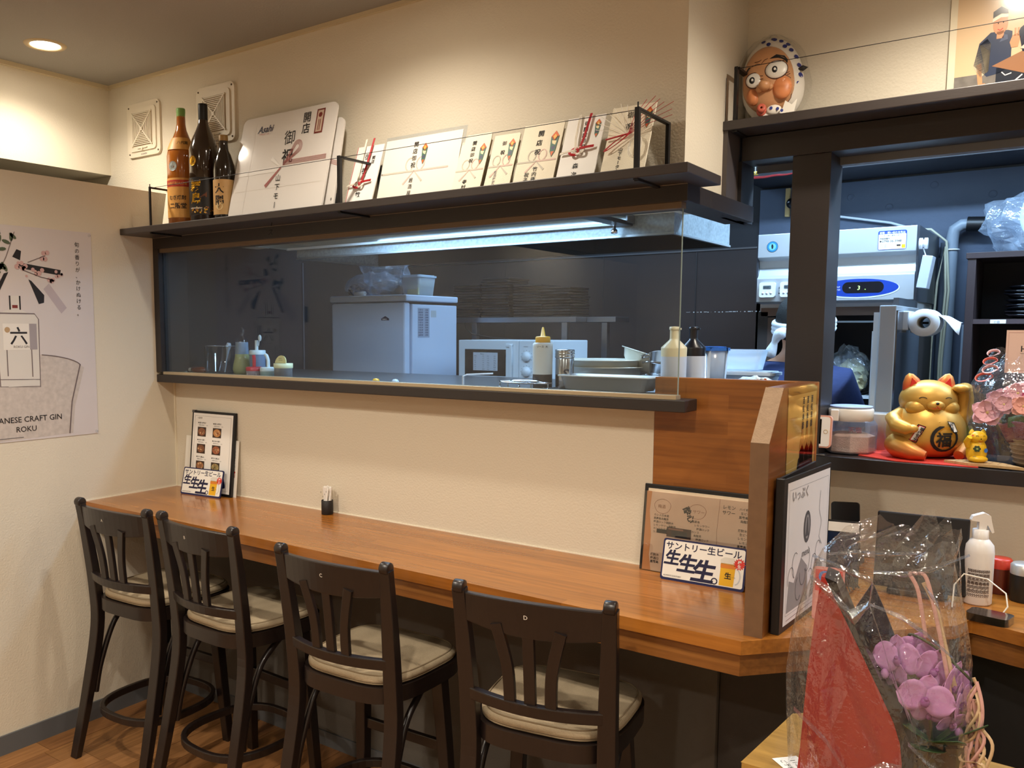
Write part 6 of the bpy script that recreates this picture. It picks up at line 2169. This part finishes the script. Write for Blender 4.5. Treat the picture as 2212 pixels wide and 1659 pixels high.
bv = [(0, 0, .84), (0, .02, .98), (-.005, .06, 1.12), (-.01, .10, 1.22), (.005, .135, 1.30), (.015, .15, 1.345), (HX, .165, 1.41), (HX, .165, 1.455)]
be = [(i, i + 1) for i in range(7)]
br2 = [(.15, .11), (.135, .10), (.14, .10), (.085, .075), .048, .052, (.078, .09), (.06, .075)]
for s_ in (-1, 1):
    b0 = len(bv)
    bv += [(s_ * .14, .10, 1.225), (s_ * .17, .19, 1.06), (s_ * .13, .34, 1.10), (s_ * .12, .41, 1.13)]
    br2 += [.055, .042, .030, (.034, .018)]
    be += [(3, b0), (b0, b0 + 1), (b0 + 1, b0 + 2), (b0 + 2, b0 + 3)]
    hb = b0 + 3
    for k in range(4):
        f0 = len(bv)
        bx = s_ * .12 + (k - 1.5) * .018
        ln = (.034, .04, .038, .03)[k]
        bv += [(bx, .455, 1.135), (bx, .455 + ln, 1.13), (bx, .455 + ln * 1.7, 1.115)]
        br2 += [.009, .0085, .007]
        be += [(hb, f0), (f0, f0 + 1), (f0 + 1, f0 + 2)]
    f0 = len(bv)
    bv += [(s_ * .12 - s_ * .035, .43, 1.12), (s_ * .12 - s_ * .045, .46, 1.11)]
    br2 += [.010, .008]
    be += [(hb, f0), (f0, f0 + 1)]
for s_ in (-1, 1):
    b0 = len(bv)
    bv += [(s_ * .09, .0, .76), (s_ * .10, .05, .46), (s_ * .10, .0, .09), (s_ * .10, .09, .035)]
    br2 += [.085, .06, .042, (.04, .03)]
    be += [(0, b0), (b0, b0 + 1), (b0 + 1, b0 + 2), (b0 + 2, b0 + 3)]
skinp = mat('skin_tone', 'c08a68', .6)
body = skinned('body', bv, be, br2, skinp, pr)
cl = mat('navy_shirt_cloth', '1a2a58', .85, bump=.6, bscale=60)
sv = [(0, -.005, .80), (0, .015, .97), (-.005, .055, 1.12), (-.01, .095, 1.21), (.0, .115, 1.285)]
se = [(i, i + 1) for i in range(4)]
sr = [(.175, .135), (.16, .125), (.175, .13), (.165, .125), (.075, .068)]
for s_ in (-1, 1):
    b0 = len(sv)
    sv += [(s_ * .14, .10, 1.222), (s_ * .17, .185, 1.075)]
    sr += [.085, .064]
    se += [(3, b0), (b0, b0 + 1)]
skinned('shirt', sv, se, sr, cl, pr)
tv = [(0, -.005, .80), (.09, 0, .72), (.10, .05, .46), (.10, .0, .07), (-.09, 0, .72), (-.10, .05, .46), (-.10, .0, .07)]
skinned('trousers', tv, [(0, 1), (1, 2), (2, 3), (0, 4), (4, 5), (5, 6)], [(.165, .13), .105, .078, .06, .105, .078, .06], mat('black_trousers', '17171b', .9), pr)
hair = MB().ell((HX, .158, 1.437), .084, .100, .092, 26, 18)
rr = random.Random(2)
hair.v = [(x + rr.uniform(-.002, .002), y + rr.uniform(-.002, .002), z + rr.uniform(-.002, .002)) for x, y, z in hair.v]
obj('hair', hair, mat('black_hair', '14130f', .6, bump=1, bscale=400, stretch=(1, 1, .2)), pr)
for s_ in (-1, 1):
    obj('ear', MB().ell((HX + s_ * .083, .165, 1.405), .010, .018, .028, 12, 8), skinp, pr)
obj('face_front', MB().ell((HX, .205, 1.405), .062, .065, .082, 22, 14).ell((HX, .275, 1.395), .012, .016, .014, 10, 8), skinp, pr)
towel = mat('white_towel', 'dfe6ec', .9, bump=.6, bscale=120)
hb_ = MB()
for dz in (-.012, 0, .012):
    hb_.tube([(HX + .088 * math.cos(a), .160 + .103 * math.sin(a), 1.418 + dz + .018 * math.sin(a)) for a in [2 * PI * i / 30 for i in range(30)]], .0095, 8, closed=True)
hbo = obj('towel_headband', hb_, towel, pr)
obj('towel_knot', MB().tube(curve([(HX - .025, .052, 1.40), (HX - .045, .035, 1.385), (HX - .058, .030, 1.35), (HX - .068, .026, 1.318)], 5), [.012, .014, .016, .018, .019, .017, .014, .012, .010, .012, .014, .016, .017, .018, .016, .010], 12), towel, hbo)
obj('towel_knot', MB().tube(curve([(HX - .02, .050, 1.395), (HX + .005, .040, 1.375), (HX + .03, .045, 1.385), (HX + .005, .052, 1.398)], 5), .009, 10), towel, hbo)

# ------------------------------------------------------------------ foreground table with the gift bag
TZ = .70
tb = thing('wooden_box_table', 'low light-wood box table with pale rounded top beside the counter end', 'table', (2.70, -.56, 0))
pine = wood('light_pine', 'ae8a48', '9c783a', (.5, .07), 'x', .35, .3, 'xy')
obj('table_top', MB().prism([(-.315, -.12), (-.295, .118), (-.27, .142), (.5, .10), (.5, -.12)], 'z', TZ - .022, TZ), pine, tb, bevel=.004)
obj('box_side', MB().prism([(-.308, -.115), (-.29, .11), (.49, .09), (.49, -.115)], 'z', .0, TZ - .022), wood('pine_side', 'c09850', 'ae8642', (.5, .07), 'x', .35, .3, 'xz'), tb)
t = thing('paper_slip', 'small white paper slip with scribbles on the light-wood table', 'paper', (2.462, -.645, TZ + .001), (0, 0, R(-42)))
obj('slip', MB().box(-.032, .032, -.022, .022, 0, .0006), white, t)
p = Print(lambda u, v, h: (u, v, .0006 + h))
p.text('11-24', -.022, .002, .013, ink).text('ご予約', -.024, -.014, .011, ink)
p.done('scribbles', t)

GB = (2.585, -.600, TZ)
K = R(8)


def gx(px, py, y=0):
    """bag drawing units to metres in the bag's own frame"""
    return ((px - 1945) * .00066, y, (1659 - py) * .00069 + .014)


gb = thing('gift_bag', 'clear cellophane gift bag with a red and black folded card and trailing ribbons', 'gift bag', GB, (0, 0, K))
redp = mat('red_card', '951f14', .6, bump=.15, bscale=300)
blkp = mat('black_card', '0c0b10', .3)
rp = [gx(*q) for q in ((1790, 1212), (1797, 1214), (1858, 1330), (1920, 1450), (1955, 1520), (1970, 1565), (1976, 1610), (1977, 1679), (1755, 1679), (1760, 1620), (1768, 1450), (1780, 1300))]
m = MB().prism([(x, z) for x, y, z in rp], 'y', -.040, -.037)
obj('red_card', m, redp, gb, label='tall red folded card panel')
bp_ = [gx(*q) for q in ((1797, 1214), (1822, 1222), (1872, 1330), (1950, 1480), (1992, 1560), (1996, 1580), (1985, 1592), (1974, 1585), (1970, 1560), (1955, 1520), (1920, 1450), (1858, 1330))]
obj('black_card_edge', MB().prism([(x, z) for x, y, z in bp_], 'y', -.038, .030), blkp, gb, label='black side of the folded card')
np_ = [gx(*q) for q in ((1862, 1300), (1895, 1238), (1920, 1290), (1950, 1360), (1955, 1450), (1985, 1530), (2040, 1600), (2060, 1640), (1990, 1679), (1900, 1679), (1870, 1500))]
obj('navy_wrapping', MB().prism([(x, z) for x, y, z in np_], 'y', .028, .034), mat('navy_wrap', '10142a', .25), gb)
obj('dark_pot_wrap', MB().lathe([(0, 0), (.052, 0), (.066, .06), (.07, .085), (.06, .085)], c=(.055, .03, 0), seg=20, sm=False), mat('pot_wrap_black', '14151a', .3), gb)
# ribbons
rnd = random.Random(31)
rb1, rb2 = mat('pink_ribbon', 'cf9f96', .45), mat('cream_ribbon', 'cdb08a', .5)
for k in range(12):
    x0, z0 = gx(2112 + rnd.uniform(-6, 4), 1400 + rnd.uniform(-10, 60))[0::2]
    pts = [(x0, -.02, z0)]
    for j in range(1, 7):
        pts.append((x0 + .010 * math.sin(j * 1.3 + k * 2) + j * .0035 * rnd.uniform(-.4, 1.6), -.02 + .008 * math.sin(j + k), z0 - j * rnd.uniform(.024, .034)))
    obj('ribbon', MB().bar(curve(pts, 5), .0008, .0045, sm=True, up=(1, .2, 0)), rb1 if k % 2 else rb2, gb)
obj('ribbon', MB().bar(curve([gx(2010, 1330, -.01), gx(1990, 1230, -.012), (.018, -.012, .335), gx(1985, 1190, -.012), gx(2005, 1200, -.01), gx(2030, 1290, -.01), gx(2055, 1400, -.01), gx(2075, 1500, -.01)][:8], 6), .0008, .0055, sm=True, up=(1, .2, 0)), rb1, gb, label='looped pink ribbon near the bag top')
obj('ribbon', MB().bar(curve([gx(2000, 1210, -.006), gx(2025, 1260, -.006), gx(2050, 1350, -.006), gx(2085, 1480, -.006)], 6), .0008, .007, sm=True, up=(1, .2, 0)), rb2, gb)

# cellophane: outline left/right at several heights, gathered below the top, flaring into points
rows = [(1679, 1733, 2085, .085), (1620, 1730, 2103, .09), (1540, 1722, 2108, .09), (1450, 1720, 2110, .088), (1380, 1728, 2108, .084), (1300, 1742, 2098, .076), (1240, 1762, 2080, .06), (1200, 1772, 2070, .05), (1165, 1785, 2062, .05), (1135, 1812, 2068, .045), (1110, 1880, 2066, .03)]
NU = 34
vs, fs = [], []
rnd = random.Random(44)
ph = [rnd.uniform(0, 6.28) for _ in range(6)]
for j, (py, xl, xr, dep) in enumerate(rows):
    for i in range(NU):
        a = 2 * PI * i / NU
        c, s_ = math.cos(a), math.sin(a)
        cx_, hw = (xl + xr) / 2, (xr - xl) / 2
        crx = 1 + .03 * math.sin(5 * a + ph[0] + j * .4) + rnd.uniform(-.02, .02)
        dd = dep * (1 + .22 * math.sin(7 * a + ph[1] + j * .7) + rnd.uniform(-.12, .12))
        yy = py
        if j >= len(rows) - 2:
            yy = py - 26 * max(0, math.sin(3 * a + .6)) - (60 if (j == len(rows) - 1 and .15 < (a / (2 * PI)) < .22) else 0) + rnd.uniform(-8, 8)
        x, _, z = gx(cx_ + hw * c * crx, yy)
        # inward gather folds at mid height on the front
        g = math.exp(-((py - 1235) / 60) ** 2) * max(0, math.cos(a + PI / 2)) ** 2 if False else 0
        vs.append((x, dd * s_, max(z, .002)))
for j in range(len(rows) - 1):
    for i in range(NU):
        a, b, c, d = j * NU + i, j * NU + (i + 1) % NU, (j + 1) * NU + (i + 1) % NU, (j + 1) * NU + i
        fs += [(a, b, c), (a, c, d)] if (i + j) % 2 else [(a, b, d), (b, c, d)]
m = MB().add(vs, fs)
obj('cellophane', m, cello, gb)
# sharp crumpled fold ridges in the film
m = MB()


def fold(pts, w_, y=-.09):
    P = [Vector(gx(q[0], q[1], y + (q[2] if len(q) > 2 else 0))) for q in pts]
    vs_, n = [], len(P)
    for i, q in enumerate(P):
        k = w_ * math.sin(PI * (i + .35) / (n - 1 + .7))
        vs_ += [q + Vector((k * .3, 0, -k)), q + Vector((0, -.006, 0)), q + Vector((-k * .3, .004, k))]
    f_ = []
    for i in range(n - 1):
        for j in range(2):
            f_.append((i * 3 + j, i * 3 + j + 1, i * 3 + 4 + j, i * 3 + 3 + j))
    m.add(vs_, f_)


fold([(1772, 1198), (1820, 1232), (1862, 1275), (1895, 1240)], .012)
fold([(1808, 1142), (1860, 1132), (1930, 1128), (1990, 1118)], .003)
fold([(1900, 1170), (1960, 1168), (2010, 1150), (2078, 1112)], .004)
fold([(1775, 1150), (1850, 1175), (1900, 1190), (1895, 1240)], .005)
fold([(1895, 1240), (1960, 1260), (2010, 1290), (2060, 1330)], .004)
fold([(1895, 1240), (1925, 1320), (1950, 1400), (1985, 1470), (2010, 1540)], .004)
fold([(1940, 1360), (1965, 1430), (1985, 1480)], .005)
fold([(2000, 1190), (2030, 1230), (2045, 1290)], .009)
fold([(1985, 1530), (2030, 1570), (2080, 1600)], .006)
fold([(1750, 1500), (1820, 1560), (1880, 1640)], .006)
fold([(1880, 1630), (1940, 1590), (1975, 1585)], .006)
fold([(2055, 1075), (2062, 1140), (2068, 1220)], .005)
obj('crumpled_fold', m, film('cellophane_fold', (.97, .97, .97), .38, .62, .04, haze=.05, hazecol=(.85, .9, .95), bump=.5, bscale=70), gb, kind='stuff')
m = MB()
vs = [gx(*q) for q in ((1960, 1165, .02), (2010, 1105, .03), (2045, 1062, .03), (2056, 1120, .02), (2070, 1190, .0), (2000, 1180, -.02))]
m.add(vs, [(0, 1, 5), (1, 2, 3), (1, 3, 5), (3, 4, 5)])
obj('top_corner', m, cello, gb)

# orchid inside the bag
oc = thing('orchid', 'pink moth orchid blossoms with dark green leaves inside the cellophane bag', 'flower', (GB[0] + .06, GB[1] + .02, TZ), (0, 0, K))
orm = mat('orchid_pink', 'c48cc2', .5, sss=.15, var=.18, vscale=90)
orl = mat('orchid_lip', '8e4d8e', .5)


def orchid_flower(c, r_, rz, rx, roll=0):
    M0 = Matrix.Translation(c) @ Matrix.Rotation(rz, 4, 'Z') @ Matrix.Rotation(R(90) + rx, 4, 'X') @ Matrix.Rotation(roll, 4, 'Z')
    o = MB()
    # two wide side petals, then three sepals
    for ang, l_, w_, cup, off in ((0, 1, .62, .12, .002), (180, 1, .62, .12, .002), (90, .92, .36, .05, -.001), (215, .85, .34, .05, -.001), (325, .85, .34, .05, -.001)):
        pm = petal_mesh(r_ * l_, r_ * w_, cup)
        o.M = M0 @ Matrix.Translation((0, 0, off)) @ Matrix.Rotation(R(ang), 4, 'Z')
        o.add(pm.v, pm.f, 0, True)
    o.M = None
    f = obj('flower', o, orm, oc, solid=.0006)
    l2 = MB()
    l2.M = M0
    l2.ell((0, -.006, .006), r_ * .16, r_ * .20, r_ * .14, 12, 8).ell((0, 0, .008), r_ * .09, r_ * .09, r_ * .1, 8, 6)
    l2.M = None
    obj('lip', l2, orl, f)
    return f


def oxy(px, py, y=-.02):
    x, _, z = gx(px, py)
    return (x - .06, y, z)


orchid_flower(oxy(1955, 1385, -.02), .038, R(-25), R(-5), R(10))
orchid_flower(oxy(1985, 1375, .0), .036, R(20), R(5), R(-15))
orchid_flower(oxy(1945, 1425, -.012), .033, R(-40), R(10), R(20))
orchid_flower(oxy(2025, 1400, -.015), .038, R(35), R(0), R(-30))
orchid_flower(oxy(2012, 1452, -.045), .040, R(4), R(0), R(-8))
orchid_flower(oxy(2065, 1430, -.01), .040, R(60), R(5), R(-20))
orchid_flower(oxy(2080, 1465, -.015), .037, R(70), R(5), R(10))
orchid_flower(oxy(2020, 1490, -.03), .026, R(10), R(15), R(0))
orchid_flower(oxy(2065, 1505, -.025), .026, R(35), R(25), R(10))
bud = MB()
for px, py in ((1928, 1428), (1990, 1478), (2070, 1520), (2082, 1530)):
    x, y, z = oxy(px, py, -.02)
    bud.ell((x, y, z), .006, .006, .008, 10, 8)
obj('buds', bud, orm, oc)
obj('stem', MB().tube(curve([(0, .01, .05), (-.01, .01, .12), (-.03, .01, .20), (-.04, .0, .235), (.0, -.01, .22), (.045, -.01, .18)], 6), .0022, 7), mat('orchid_stem', '3c4526', .5), oc)
lfm = mat('orchid_leaf', '2c4424', .3, var=.3, vscale=20)
for (a, l_, w_, el) in ((R(-75), .11, .026, .35), (R(-35), .10, .026, .55), (R(200), .10, .024, .5), (R(-100), .10, .024, .15), (R(-10), .07, .022, .8)):
    pm = petal_mesh(l_, w_, .1, 8)
    o = MB()
    o.M = Matrix.Translation((0, 0, .07)) @ Matrix.Rotation(a, 4, 'Z') @ Matrix.Rotation(-el, 4, 'Y')
    o.add(pm.v, pm.f, 0, True)
    obj('leaf', o, lfm, oc, solid=.0014)
